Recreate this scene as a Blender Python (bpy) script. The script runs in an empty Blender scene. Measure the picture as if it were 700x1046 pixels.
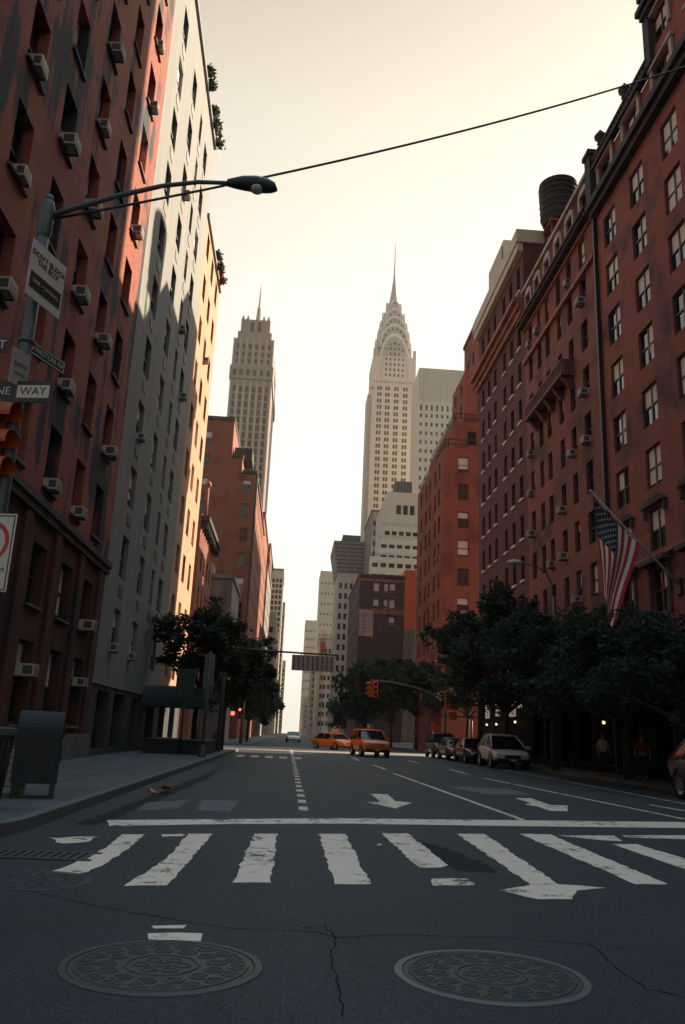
import bpy, bmesh, math, random
from math import radians as R_, sin, cos, pi
from mathutils import Vector, Matrix
scene = bpy.context.scene
COL = scene.collection
random.seed(7)

# ------------------------------------------------------------------ helpers
class MB:
    """collects faces (with material slots) for ONE mesh"""
    def __init__(s): s.v = []; s.f = []; s.m = []; s.sm = []
    def poly(s, pts, mi=0, smooth=False):
        n = len(s.v); s.v += [tuple(p) for p in pts]; s.f.append(tuple(range(n, n + len(pts)))); s.m.append(mi); s.sm.append(smooth)
    def box(s, x0, x1, y0, y1, z0, z1, mi=0, skip=''):
        a = [(x0,y0,z0),(x1,y0,z0),(x1,y1,z0),(x0,y1,z0),(x0,y0,z1),(x1,y0,z1),(x1,y1,z1),(x0,y1,z1)]
        n = len(s.v); s.v += a
        for k, q in (('b',(0,3,2,1)),('t',(4,5,6,7)),('s',(0,1,5,4)),('e',(1,2,6,5)),('n',(2,3,7,6)),('w',(3,0,4,7))):
            if k not in skip: s.f.append(tuple(n + i for i in q)); s.m.append(mi); s.sm.append(False)
    def obox(s, c, ax, ay, az, mi=0):
        """oriented box: centre and three half-axis vectors"""
        c, ax, ay, az = map(Vector, (c, ax, ay, az)); n = len(s.v)
        for k in range(8):
            s.v.append(tuple(c + (ax if k & 1 else -ax) + (ay if k & 2 else -ay) + (az if k & 4 else -az)))
        for q in ((0,2,3,1),(4,5,7,6),(0,1,5,4),(1,3,7,5),(3,2,6,7),(2,0,4,6)):
            s.f.append(tuple(n + i for i in q)); s.m.append(mi); s.sm.append(False)
    def tube(s, pts, r, mi=0, seg=8, cap=True, smooth=True):
        pts = [Vector(p) for p in pts]
        if not isinstance(r, (list, tuple)): r = [r] * len(pts)
        n0 = len(s.v); prev = None
        for i, p in enumerate(pts):
            d = (pts[min(i+1, len(pts)-1)] - pts[max(i-1, 0)]).normalized()
            if prev is None:
                u = d.orthogonal().normalized()
            else:
                u = (prev - d * prev.dot(d)).normalized()
            prev = u; w = d.cross(u)
            for k in range(seg):
                a = 2*pi*k/seg
                s.v.append(tuple(p + (u*cos(a) + w*sin(a)) * r[i]))
        for i in range(len(pts)-1):
            for k in range(seg):
                a = n0+i*seg+k; b = n0+i*seg+(k+1) % seg
                s.f.append((a, b, b+seg, a+seg)); s.m.append(mi); s.sm.append(smooth)
        if cap:
            s.f.append(tuple(n0+k for k in reversed(range(seg)))); s.m.append(mi); s.sm.append(False)
            s.f.append(tuple(n0+(len(pts)-1)*seg+k for k in range(seg))); s.m.append(mi); s.sm.append(False)
    def lathe(s, prof, c=(0,0,0), seg=24, mi=0, axis='z', smooth=True):
        """prof = [(radius, height)] about an axis through c"""
        n0 = len(s.v); c = Vector(c)
        for (r, h) in prof:
            for k in range(seg):
                a = 2*pi*k/seg
                p = (r*cos(a), r*sin(a), h) if axis == 'z' else ((r*cos(a), h, r*sin(a)) if axis == 'y' else (h, r*cos(a), r*sin(a)))
                s.v.append(tuple(c + Vector(p)))
        for i in range(len(prof)-1):
            for k in range(seg):
                a = n0+i*seg+k; b = n0+i*seg+(k+1) % seg
                s.f.append((a, b, b+seg, a+seg) if axis != 'y' else (a+seg, b+seg, b, a)); s.m.append(mi); s.sm.append(smooth)
    def prism(s, pts, d, mi=0):
        """extrude polygon pts (3d) by vector d, closed"""
        d = Vector(d); a = [Vector(p) for p in pts]; b = [p + d for p in a]
        s.poly(a, mi); s.poly(list(reversed(b)), mi)
        for i in range(len(a)):
            j = (i+1) % len(a); s.poly([a[j], a[i], b[i], b[j]], mi)
    def mesh(s, name, mats, off=(0,0,0), fix=False):
        me = bpy.data.meshes.new(name)
        ox, oy, oz = off
        me.from_pydata([(x-ox, y-oy, z-oz) for x, y, z in s.v], [], s.f)
        for m in (mats if isinstance(mats, (list, tuple)) else [mats]): me.materials.append(m)
        me.polygons.foreach_set('material_index', s.m)
        me.polygons.foreach_set('use_smooth', s.sm)
        if fix:
            bm = bmesh.new(); bm.from_mesh(me); bmesh.ops.recalc_face_normals(bm, faces=bm.faces); bm.to_mesh(me); bm.free()
        me.update(); return me

def link(name, data, parent=None, loc=(0,0,0), rz=0.0):
    o = bpy.data.objects.new(name, data); COL.objects.link(o)
    o.location = loc; o.rotation_euler = (0, 0, rz)
    if parent is not None: o.parent = parent
    return o
def tag(o, label=None, cat=None, group=None, kind=None):
    if label: o['label'] = label
    if cat: o['category'] = cat
    if group: o['group'] = group
    if kind: o['kind'] = kind
    return o
def thing(name, label, cat, loc=(0,0,0), rz=0.0, group=None):
    return tag(link(name, None, None, loc, rz), label, cat, group)
def part(name, mb, mats, parent, world=False, fix=False, label=None):
    off = parent.matrix_basis.translation if world else (0,0,0)
    if world and parent.parent is not None: off = off + parent.parent.matrix_basis.translation
    o = link(name, mb.mesh(name, mats, off, fix), parent)
    if label: o['label'] = label
    return o
def solo(name, mb, mats, label, cat, loc=(0,0,0), group=None, fix=False, rz=0.0):
    return tag(link(name, mb.mesh(name, mats, loc, fix), None, loc, rz), label, cat, group)
def local(name, mb, mats, label, cat, loc, group=None, rz=0.0, fix=False):
    return tag(link(name, mb.mesh(name, mats, (0,0,0), fix), None, loc, rz), label, cat, group)
def struct(name, mb, mats):
    return tag(link(name, mb.mesh(name, mats)), kind='structure')
def copy_tree(o, parent=None):
    c = o.copy(); COL.objects.link(c)
    if parent is not None: c.parent = parent
    for ch in [x for x in o.children]: copy_tree(ch, c)
    return c
def bevel(o, w=0.02, seg=2):
    m = o.modifiers.new('bevel', 'BEVEL'); m.width = w; m.segments = seg; m.limit_method = 'ANGLE'; return o

# ------------------------------------------------------------------ materials
def new_mat(name):
    m = bpy.data.materials.new(name); m.use_nodes = True
    nt = m.node_tree; b = nt.nodes['Principled BSDF']
    return m, nt, b
def N(nt, t, **k):
    n = nt.nodes.new(t)
    for a, v in k.items():
        if a == 'op': n.operation = v
        else: setattr(n, a, v)
    return n
def L(nt, a, b): nt.links.new(a, b)
def c4(c): return (c[0], c[1], c[2], 1)
def mixc(nt, fac, a, b, blend='MIX'):
    n = N(nt, 'ShaderNodeMix', data_type='RGBA', blend_type=blend)
    for sock, v in ((n.inputs[0], fac), (n.inputs[6], a), (n.inputs[7], b)):
        if hasattr(v, 'is_output'): L(nt, v, sock)
        elif isinstance(v, (int, float)): sock.default_value = v
        else: sock.default_value = c4(v)
    return n.outputs[2]
def noise(nt, vec, scale, detail=4, rough=0.55, sx=(1,1,1)):
    mp = N(nt, 'ShaderNodeMapping'); mp.inputs['Scale'].default_value = sx; L(nt, vec, mp.inputs[0])
    n = N(nt, 'ShaderNodeTexNoise'); n.inputs['Scale'].default_value = scale; n.inputs['Detail'].default_value = detail; n.inputs['Roughness'].default_value = rough
    L(nt, mp.outputs[0], n.inputs['Vector']); return n.outputs['Fac']
def ramp(nt, fac, a, b, ca=(0,0,0), cb=(1,1,1)):
    n = N(nt, 'ShaderNodeValToRGB'); n.color_ramp.elements[0].position = a; n.color_ramp.elements[1].position = b
    n.color_ramp.elements[0].color = c4(ca); n.color_ramp.elements[1].color = c4(cb); L(nt, fac, n.inputs[0]); return n.outputs[0]
def bump(nt, b, h, strength=0.3, dist=0.02):
    n = N(nt, 'ShaderNodeBump'); n.inputs['Strength'].default_value = strength; n.inputs['Distance'].default_value = dist
    L(nt, h, n.inputs['Height']); L(nt, n.outputs[0], b.inputs['Normal'])
def geo(nt): return N(nt, 'ShaderNodeNewGeometry').outputs['Position']

def plain(name, col, rough=0.6, metal=0.0, var=0.25, scale=3.0, coords=None):
    m, nt, b = new_mat(name); p = geo(nt)
    f = noise(nt, p, scale, 5)
    c = mixc(nt, f, [x*(1-var) for x in col], [min(1, x*(1+var)) for x in col])
    L(nt, c, b.inputs['Base Color']); b.inputs['Roughness'].default_value = rough; b.inputs['Metallic'].default_value = metal
    return m
def emit(name, col, s):
    m, nt, b = new_mat(name); b.inputs['Base Color'].default_value = c4(col); b.inputs['Emission Color'].default_value = c4(col); b.inputs['Emission Strength'].default_value = s; return m

def wallvec(nt):
    """(x + y, z, 0): runs along any axis-aligned wall"""
    s = N(nt, 'ShaderNodeSeparateXYZ'); L(nt, geo(nt), s.inputs[0])
    a = N(nt, 'ShaderNodeMath', op='ADD'); L(nt, s.outputs[0], a.inputs[0]); L(nt, s.outputs[1], a.inputs[1])
    c = N(nt, 'ShaderNodeCombineXYZ'); L(nt, a.outputs[0], c.inputs[0]); L(nt, s.outputs[2], c.inputs[1]); return c.outputs[0]
def brick(name, c1, c2, mortar, dark_tone=None, amount=0.5, streak=(0.55,0.07,1), bw=0.36, rh=0.115, rough=0.85):
    m, nt, b = new_mat(name); v = wallvec(nt)
    t = N(nt, 'ShaderNodeTexBrick'); t.inputs['Scale'].default_value = 1; t.inputs['Brick Width'].default_value = bw; t.inputs['Row Height'].default_value = rh
    t.inputs['Mortar Size'].default_value = 0.018; t.inputs['Color1'].default_value = c4(c1); t.inputs['Color2'].default_value = c4(c2); t.inputs['Mortar'].default_value = c4(mortar)
    t.inputs['Bias'].default_value = -0.1; L(nt, v, t.inputs['Vector'])
    f = noise(nt, v, 0.9, 6, 0.6)
    c = mixc(nt, f, mixc(nt, 1.0, t.outputs['Color'], (0.72,0.70,0.70), 'MULTIPLY'), mixc(nt, 1.0, t.outputs['Color'], (1.25,1.2,1.15), 'MULTIPLY'))
    if dark_tone:
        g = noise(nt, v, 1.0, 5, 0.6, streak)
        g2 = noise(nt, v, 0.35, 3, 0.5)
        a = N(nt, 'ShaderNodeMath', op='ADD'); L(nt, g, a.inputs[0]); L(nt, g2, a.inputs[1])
        c = mixc(nt, ramp(nt, a.outputs[0], 1.0-0.35*amount-0.10, 1.0-0.35*amount+0.18), dark_tone, c)
    L(nt, c, b.inputs['Base Color']); b.inputs['Roughness'].default_value = rough
    b.inputs['Specular IOR Level'].default_value = 0.25
    bump(nt, b, t.outputs['Fac'], -0.4, 0.01) if False else bump(nt, b, f, 0.25, 0.03)
    return m
def stone(name, col, dark=None, rough=0.8, streak=True, var=0.15):
    m, nt, b = new_mat(name); v = wallvec(nt)
    f = noise(nt, v, 0.5, 6, 0.6); g = noise(nt, v, 1.3, 5, 0.6, (1,0.06,1) if streak else (1,1,1))
    dark = dark or [x*0.62 for x in col]
    c = mixc(nt, f, [x*(1-var) for x in col], [min(1,x*(1+var)) for x in col])
    c = mixc(nt, ramp(nt, g, 0.38, 0.62), dark, c) if streak else mixc(nt, ramp(nt, g, 0.25, 0.5), dark, c)
    L(nt, c, b.inputs['Base Color']); b.inputs['Roughness'].default_value = rough; b.inputs['Specular IOR Level'].default_value = 0.25
    bump(nt, b, noise(nt, v, 6, 4), 0.15, 0.02)
    return m
def glassy(name, col=(0.012,0.015,0.018), ior=1.8, rough=0.06, wob=0.06):
    m, nt, b = new_mat(name)
    b.inputs['Base Color'].default_value = c4(col); b.inputs['Roughness'].default_value = rough; b.inputs['IOR'].default_value = ior
    bump(nt, b, noise(nt, geo(nt), 0.7, 2), wob, 0.05)
    return m
def paint_worn(name, col, under, thr=0.36):
    m, nt, b = new_mat(name); p = geo(nt)
    f = noise(nt, p, 5.0, 8, 0.7); g = noise(nt, p, 0.9, 3, 0.5); h = noise(nt, p, 38.0, 3, 0.6)
    a = N(nt, 'ShaderNodeMath', op='MULTIPLY_ADD'); L(nt, g, a.inputs[0]); a.inputs[1].default_value = 0.5; L(nt, f, a.inputs[2])
    a2 = N(nt, 'ShaderNodeMath', op='MULTIPLY_ADD'); L(nt, h, a2.inputs[0]); a2.inputs[1].default_value = 0.25; L(nt, a.outputs[0], a2.inputs[2])
    c = mixc(nt, ramp(nt, a2.outputs[0], thr+0.3, thr+0.36), under, mixc(nt, f, [x*0.8 for x in col], col))
    L(nt, c, b.inputs['Base Color']); b.inputs['Roughness'].default_value = 0.7; b.inputs['Specular IOR Level'].default_value = 0.3
    return m
def asphalt():
    m, nt, b = new_mat('asphalt'); p = geo(nt)
    f = noise(nt, p, 0.35, 5, 0.6); g = noise(nt, p, 60, 3, 0.7); h = noise(nt, p, 1.2, 6, 0.65, (1,0.12,1)); k = noise(nt, p, 14, 4, 0.7)
    c = mixc(nt, ramp(nt, f, 0.3, 0.7), (0.014,0.030,0.042), (0.031,0.056,0.075)); c = mixc(nt, ramp(nt, noise(nt, p, 0.16, 3, 0.5, (1,0.35,1)), 0.42, 0.62), mixc(nt, 1.0, c, (0.70,0.72,0.74), 'MULTIPLY'), c)
    c = mixc(nt, ramp(nt, h, 0.35, 0.7), mixc(nt, 1.0, c, (0.78,0.80,0.82), 'MULTIPLY'), c)
    c = mixc(nt, ramp(nt, k, 0.3, 0.75), mixc(nt, 1.0, c, (0.8,0.8,0.8), 'MULTIPLY'), mixc(nt, 1.0, c, (1.25,1.22,1.2), 'MULTIPLY'))
    c = mixc(nt, ramp(nt, noise(nt, p, 22, 4, 0.75), 0.40, 0.62), mixc(nt, 1.0, c, (0.60,0.60,0.60), 'MULTIPLY'), mixc(nt, 1.0, c, (1.35,1.35,1.35), 'MULTIPLY')); c = mixc(nt, ramp(nt, noise(nt, p, 2.6, 5, 0.7), 0.35, 0.65), mixc(nt, 1.0, c, (0.74,0.76,0.78), 'MULTIPLY'), c); c = mixc(nt, ramp(nt, g, 0.57, 0.72), c, (0.17,0.19,0.20)); c = mixc(nt, ramp(nt, noise(nt, p, 33, 2, 0.6), 0.36, 0.5), mixc(nt, 1.0, c, (0.62,0.62,0.62), 'MULTIPLY'), c)
    v = N(nt, 'ShaderNodeTexVoronoi', feature='DISTANCE_TO_EDGE'); v.inputs['Scale'].default_value = 0.42
    dv = N(nt, 'ShaderNodeVectorMath', op='ADD'); L(nt, p, dv.inputs[0])
    nz = N(nt, 'ShaderNodeTexNoise'); nz.inputs['Scale'].default_value = 1.4; nz.inputs['Detail'].default_value = 5; L(nt, p, nz.inputs['Vector'])
    sc_ = N(nt, 'ShaderNodeVectorMath', op='SCALE'); sc_.inputs['Scale'].default_value = 1.6; L(nt, nz.outputs['Color'], sc_.inputs[0]); L(nt, sc_.outputs[0], dv.inputs[1])
    L(nt, dv.outputs[0], v.inputs['Vector'])
    brk = noise(nt, p, 0.5, 2)
    mk = N(nt, 'ShaderNodeMath', op='MULTIPLY'); L(nt, ramp(nt, v.outputs['Distance'], 0.0, 0.012, (1,1,1), (0,0,0)), mk.inputs[0]); L(nt, ramp(nt, brk, 0.5, 0.6), mk.inputs[1])
    c = mixc(nt, mk.outputs[0], c, (0.012,0.015,0.018))
    L(nt, c, b.inputs['Base Color']); b.inputs['Roughness'].default_value = 0.72; b.inputs['Specular IOR Level'].default_value = 0.35
    bump(nt, b, g, 0.5, 0.012)
    return m
def concrete(name, col, joint=1.5):
    m, nt, b = new_mat(name); p = geo(nt)
    f = noise(nt, p, 0.8, 6, 0.65); g = noise(nt, p, 45, 3)
    t = N(nt, 'ShaderNodeTexBrick'); t.offset = 0; t.inputs['Scale'].default_value = 1; t.inputs['Brick Width'].default_value = joint; t.inputs['Row Height'].default_value = joint; t.inputs['Mortar Size'].default_value = 0.03
    t.inputs['Color1'].default_value = (1,1,1,1); t.inputs['Color2'].default_value = (0.78,0.78,0.78,1); t.inputs['Mortar'].default_value = (0.35,0.35,0.35,1); L(nt, p, t.inputs['Vector'])
    c = mixc(nt, f, [x*0.65 for x in col], [x*1.25 for x in col]); c = mixc(nt, 1.0, c, t.outputs['Color'], 'MULTIPLY')
    L(nt, c, b.inputs['Base Color']); b.inputs['Roughness'].default_value = 0.8; b.inputs['Specular IOR Level'].default_value = 0.3
    bump(nt, b, g, 0.2, 0.01); return m
def leafmat(name, a, b_):
    m, nt, b = new_mat(name); i = N(nt, 'ShaderNodeObjectInfo')
    f = noise(nt, geo(nt), 1.3, 3); h = noise(nt, geo(nt), 11.0, 2)
    c = mixc(nt, ramp(nt, h, 0.3, 0.7), a, b_); c = mixc(nt, f, mixc(nt, 1.0, c, (0.7,0.7,0.7), 'MULTIPLY'), mixc(nt, 1.0, c, (1.3,1.3,1.3), 'MULTIPLY'))
    L(nt, c, b.inputs['Base Color']); b.inputs['Roughness'].default_value = 0.6; b.inputs['Specular IOR Level'].default_value = 0.3
    t = N(nt, 'ShaderNodeBsdfTranslucent'); L(nt, mixc(nt, 1.0, c, (1.0,1.1,0.6), 'MULTIPLY'), t.inputs[0])
    ms = N(nt, 'ShaderNodeMixShader'); ms.inputs[0].default_value = 0.4
    L(nt, b.outputs[0], ms.inputs[1]); L(nt, t.outputs[0], ms.inputs[2]); L(nt, ms.outputs[0], nt.nodes['Material Output'].inputs[0])
    return m

M = {}
M['asphalt'] = asphalt()
M['paint'] = paint_worn('road_paint', (0.80,0.68,0.58), (0.045,0.055,0.062), 0.44)
M['paint_thin'] = paint_worn('lane_paint', (0.70,0.60,0.51), (0.04,0.05,0.058), 0.45)
M['tar'] = plain('tar', (0.010,0.013,0.016), 0.9, var=0.4, scale=6); M['tar'].node_tree.nodes['Principled BSDF'].inputs['Specular IOR Level'].default_value = 0.1
M['tarstain'] = plain('dark_oil_stain', (0.014,0.020,0.025), 0.85, var=0.5, scale=4); M['tarstain'].node_tree.nodes['Principled BSDF'].inputs['Specular IOR Level'].default_value = 0.15
M['patch'] = plain('asphalt_patch', (0.085,0.10,0.11), 0.8, var=0.4, scale=5)
M['crossing'] = concrete('sunlit_tone_paving', (0.26,0.225,0.19), 3.0)  # glare of the sunlit crossing put into the colour as paler paving
M['sidewalk'] = concrete('sidewalk_concrete', (0.095,0.112,0.118))
M['kerb'] = concrete('kerb_stone', (0.14,0.15,0.15), 2.4)
M['iron'] = plain('cast_iron', (0.026,0.033,0.039), 0.6, 0.0, 0.5, 12)
M['iron_rim'] = plain('worn_iron', (0.085,0.09,0.093), 0.5, 0.0, 0.5, 9)
M['streakbrick'] = brick('reflection_streak_brick', (0.36,0.076,0.046), (0.25,0.054,0.037), (0.23,0.13,0.11), (0.036,0.041,0.051), 0.02, (1.4,0.07,1))  # red streaks between dark ones paint reflected window light into the brick colour
M['sootstone'] = stone('sooty_stone', (0.10,0.085,0.08))
M['cream'] = stone('pale_render', (0.240,0.248,0.245), (0.205,0.213,0.213))
M['salmon'] = stone('sun_tinted_render', (0.46,0.275,0.185), (0.40,0.235,0.155))  # orange of the low sun tinted into this wing's wall colour
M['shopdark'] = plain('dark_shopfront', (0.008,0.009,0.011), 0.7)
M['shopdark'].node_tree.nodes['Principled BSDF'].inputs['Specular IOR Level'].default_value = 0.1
M['redbrick'] = brick('dark_red_brick', (0.37,0.086,0.070), (0.25,0.060,0.054), (0.24,0.155,0.14), (0.115,0.062,0.062), 0.25, (0.5,0.3,1))
M['midbrick'] = brick('brown_red_brick', (0.30,0.088,0.076), (0.21,0.066,0.06), (0.20,0.135,0.125), (0.10,0.058,0.058), 0.3, (0.5,0.3,1))
M['towerbrick'] = brick('dark_maroon_brick', (0.15,0.05,0.05), (0.10,0.04,0.043), (0.12,0.08,0.08))
M['terracotta'] = stone('terracotta_trim', (0.36,0.17,0.13), (0.23,0.10,0.08))
M['darktrim'] = stone('weathered_dark_trim', (0.07,0.075,0.075), (0.04,0.045,0.045))
M['palestone'] = stone('pale_stone_trim', (0.50,0.44,0.38))
M['orangebrick'] = brick('orange_red_brick', (0.36,0.082,0.056), (0.28,0.066,0.05), (0.26,0.13,0.10), (0.20,0.055,0.046), 0.3, (0.6,0.15,1))
M['leftbrick'] = brick('brown_orange_brick', (0.32,0.115,0.078), (0.26,0.092,0.063), (0.22,0.12,0.09), (0.20,0.075,0.055), 0.3, (0.6,0.15,1))
M['paleorange'] = plain('orange_painted_wall', (0.60,0.16,0.065), 0.8, var=0.1)
M['greybrick'] = brick('grey_brick', (0.075,0.077,0.083), (0.06,0.062,0.07), (0.12,0.11,0.11))
M['rosestone'] = stone('grey_rose_stone', (0.31,0.225,0.205), (0.25,0.18,0.165))
M['chrysler'] = stone('white_brick', (0.62,0.55,0.47), (0.55,0.48,0.41))
M['steel'] = stone('weathered_steel_cladding', (0.42,0.37,0.34), (0.35,0.31,0.29), 0.45, False)
M['whitestone'] = stone('white_stone', (0.60,0.55,0.47), (0.55,0.50,0.43))
M['beige'] = stone('beige_stone', (0.50,0.41,0.33), (0.42,0.34,0.28))
M['tan'] = stone('tan_concrete', (0.46,0.40,0.30), (0.41,0.36,0.28))
M['greystone'] = stone('grey_stone', (0.27,0.25,0.24))
M['glass'] = glassy('window_glass')
M['glassdull'] = glassy('screened_glass', (0.010,0.012,0.015), 1.28, 0.25)
M['glassfar'] = glassy('far_glass', (0.018,0.018,0.020), 1.15, 0.35)
M['lowbrick'] = brick('dark_base_brick', (0.12,0.036,0.03), (0.09,0.03,0.027), (0.07,0.045,0.04), (0.035,0.03,0.032), 0.2)
M['balcony'] = stone('red_terracotta', (0.22,0.10,0.085), (0.15,0.07,0.06))
M['archrim'] = stone('bright_steel_rim', (0.72,0.66,0.60), (0.66,0.60,0.55), 0.4, False)
M['sillwhite'] = plain('white_sill', (0.80,0.76,0.72), 0.7)
M['glasssun'] = glassy('old_sash_glass', (0.010,0.012,0.015), 2.0, 0.09, 0.012)
M['blind'] = plain('window_blind', (0.74,0.69,0.65), 0.7, var=0.12)
M['frame_dark'] = plain('dark_window_frame', (0.03,0.032,0.035), 0.5)
M['frame_grey'] = plain('grey_window_frame', (0.13,0.135,0.14), 0.5)
M['frame_white'] = plain('white_window_frame', (0.42,0.42,0.40), 0.5)
M['acwhite'] = plain('beige_enamel', (0.50,0.47,0.42), 0.45, var=0.2, scale=4)
M['acgrille'] = plain('dark_grille', (0.07,0.07,0.07), 0.6)
M['galv'] = plain('galvanised_steel', (0.085,0.098,0.104), 0.5, 0.3, 0.35, 6)
M['darkmetal'] = plain('dark_painted_metal', (0.028,0.032,0.034), 0.45, 0.2)
M['mailblue'] = plain('deep_blue_paint', (0.009,0.014,0.020), 0.75)
M['binmetal'] = plain('dark_bin_metal', (0.016,0.018,0.020), 0.5)
M['signwhite'] = plain('sign_white', (0.58,0.54,0.50), 0.5, var=0.08)
M['signblack'] = plain('sign_black', (0.016,0.018,0.018), 0.5)
M['signgreen'] = plain('sign_green', (0.020,0.05,0.042), 0.5)
M['signred'] = plain('sign_red', (0.45,0.03,0.02), 0.5)
M['signback'] = plain('sign_back_metal', (0.60,0.42,0.37), 0.55, 0.0, 0.2)
M['signalred'] = plain('signal_housing', (0.42,0.07,0.018), 0.45, var=0.12)
M['lens_red'] = emit('signal_lens_red', (1.0,0.10,0.03), 1.6)
M['lens_off'] = plain('signal_lens_off', (0.05,0.02,0.012), 0.2)
M['bark'] = plain('bark', (0.045,0.038,0.033), 0.9, var=0.4, scale=8)
M['leaf'] = leafmat('street_tree_leaves', (0.020,0.034,0.025), (0.044,0.066,0.044))
M['leafdark'] = leafmat('dark_street_tree_leaves', (0.020,0.034,0.033), (0.046,0.070,0.064))
M['taxi'] = plain('taxi_orange', (0.80,0.17,0.012), 0.3, var=0.05)
M['carwhite'] = plain('white_car_paint', (0.60,0.57,0.55), 0.28, var=0.05)
M['cardark'] = plain('black_car_paint', (0.015,0.017,0.02), 0.25, var=0.1)
M['cargrey'] = plain('grey_car_paint', (0.10,0.11,0.12), 0.28, 0.3, 0.1)
M['carsilver'] = plain('silver_car_paint', (0.32,0.33,0.34), 0.3, 0.4, 0.1)
M['carglass'] = glassy('car_glass', (0.012,0.014,0.016), 1.6, 0.04)
M['tyre'] = plain('tyre_rubber', (0.014,0.014,0.015), 0.85)
M['rim'] = plain('alloy_rim', (0.35,0.35,0.35), 0.3, 0.7)
M['lamp_clear'] = plain('headlamp_lens', (0.60,0.58,0.54), 0.15)
M['lamp_red'] = plain('tail_lamp_lens', (0.35,0.02,0.015), 0.2)
M['plate'] = plain('number_plate', (0.5,0.45,0.3), 0.5)
M['awning'] = plain('green_canvas', (0.030,0.050,0.050), 0.75, var=0.2)
M['planter'] = plain('dark_planter', (0.020,0.024,0.024), 0.7)
M['skin'] = plain('skin', (0.30,0.16,0.11), 0.6, var=0.08)
M['hair'] = plain('hair', (0.015,0.012,0.010), 0.6)
M['shirt'] = plain('white_shirt', (0.45,0.43,0.43), 0.8, var=0.1)
M['trousers'] = plain('dark_trousers', (0.015,0.017,0.022), 0.85)
M['redtop'] = plain('reddish_top', (0.22,0.05,0.035), 0.8)
M['bulb'] = emit('warm_lamp', (1.0,0.66,0.38), 0.7)
M['shoplit'] = emit('lit_shop_window', (0.55,0.47,0.42), 0.13)
M['wood'] = plain('tank_wood', (0.020,0.024,0.026), 0.8, var=0.4, scale=5)
M['rustred'] = plain('red_primer', (0.33,0.06,0.04), 0.7)
M['flagred'] = plain('flag_red', (0.52,0.03,0.035), 0.75, var=0.1)
M['flagwhite'] = plain('flag_white', (0.82,0.78,0.76), 0.75, var=0.08)
M['flagblue'] = plain('flag_blue', (0.022,0.032,0.065), 0.75, var=0.1)
M['poleivory'] = plain('pale_pole', (0.45,0.42,0.40), 0.45)
M['paper'] = plain('newsprint', (0.30,0.29,0.27), 0.85, var=0.35, scale=14)
M['litter'] = plain('orange_litter', (0.75,0.25,0.10), 0.7, var=0.3, scale=30)
M['plantgreen'] = leafmat('roof_planting', (0.03,0.05,0.03), (0.10,0.07,0.05))
M['planter_red'] = plain('red_flowers', (0.30,0.05,0.035), 0.7)

# ------------------------------------------------------------------ facades and buildings
def facade(mb, wins, ox, oy, ang, length, z0, z1, cols=(), rows=(), rec=0.22, mi=0, skip=None):
    """wall plane starting at (ox, oy), running along ang, outside on its right; openings with reveals"""
    dx, dy = cos(ang), sin(ang); ix, iy = -dy, dx      # inward
    P = lambda u, z, d=0.0: (ox+dx*u+ix*d, oy+dy*u+iy*d, z)
    us = sorted({0.0, length, *[c-w/2 for c, w in cols], *[c+w/2 for c, w in cols]})
    zs = sorted({z0, z1, *[c-h/2 for c, h in rows], *[c+h/2 for c, h in rows]})
    us = [u for u in us if -1e-6 <= u <= length+1e-6]; zs = [z for z in zs if z0-1e-6 <= z <= z1+1e-6]
    def inwin(u, z):
        for i, (c, w) in enumerate(cols):
            if abs(u-c) < w/2:
                for j, (d, h) in enumerate(rows):
                    if abs(z-d) < h/2 and not (skip and skip(i, j)) and c-w/2 >= 0 and c+w/2 <= length and d-h/2 >= z0 and d+h/2 <= z1: return True
        return False
    for b in range(len(zs)-1):
        a = 0
        while a < len(us)-1:
            zc = (zs[b]+zs[b+1])/2
            if inwin((us[a]+us[a+1])/2, zc): a += 1; continue
            e = a+1
            while e < len(us)-1 and not inwin((us[e]+us[e+1])/2, zc): e += 1
            mb.poly([P(us[a], zs[b]), P(us[e], zs[b]), P(us[e], zs[b+1]), P(us[a], zs[b+1])], mi); a = e
    for i, (c, w) in enumerate(cols):
        for j, (d, h) in enumerate(rows):
            if (skip and skip(i, j)) or c-w/2 < 0 or c+w/2 > length or d-h/2 < z0 or d+h/2 > z1: continue
            u0, u1, a, b = c-w/2, c+w/2, d-h/2, d+h/2
            mb.poly([P(u0,a), P(u1,a), P(u1,a,rec), P(u0,a,rec)], mi); mb.poly([P(u1,b), P(u0,b), P(u0,b,rec), P(u1,b,rec)], mi)
            mb.poly([P(u0,b), P(u0,a), P(u0,a,rec), P(u0,b,rec)], mi); mb.poly([P(u1,a), P(u1,b), P(u1,b,rec), P(u1,a,rec)], mi)
            wins.append(dict(p=P(u0, a, rec), ang=ang, w=w, h=h, i=i, j=j, rec=rec))

def block(mb, wins, x0, x1, y0, y1, z0, z1, W=None, E=None, S=None, Nn=None, rec=0.22, mi=0, roof=None, recE=None):
    """box building; a face spec is (cols, rows[, skip]) with cols in world x or y"""
    for key, spec in (('W', W), ('E', E), ('S', S), ('N', Nn)):
        if spec == 'none': continue
        cols, rows, skip = (spec + (None,))[:3] if spec else ((), (), None)
        if key == 'W': a = (x0, y1, -pi/2, y1-y0); cc = [(y1-c, w) for c, w in cols]
        if key == 'E': a = (x1, y0, pi/2, y1-y0); cc = [(c-y0, w) for c, w in cols]
        if key == 'S': a = (x0, y0, 0.0, x1-x0); cc = [(c-x0, w) for c, w in cols]
        if key == 'N': a = (x1, y1, pi, x1-x0); cc = [(x1-c, w) for c, w in cols]
        facade(mb, wins, *a, z0, z1, cc, rows, recE if key == 'E' and recE else rec, mi, skip)
    if roof is not False: mb.poly([(x0,y0,z1),(x1,y0,z1),(x1,y1,z1),(x0,y1,z1)], mi if roof is None else roof)

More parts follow.
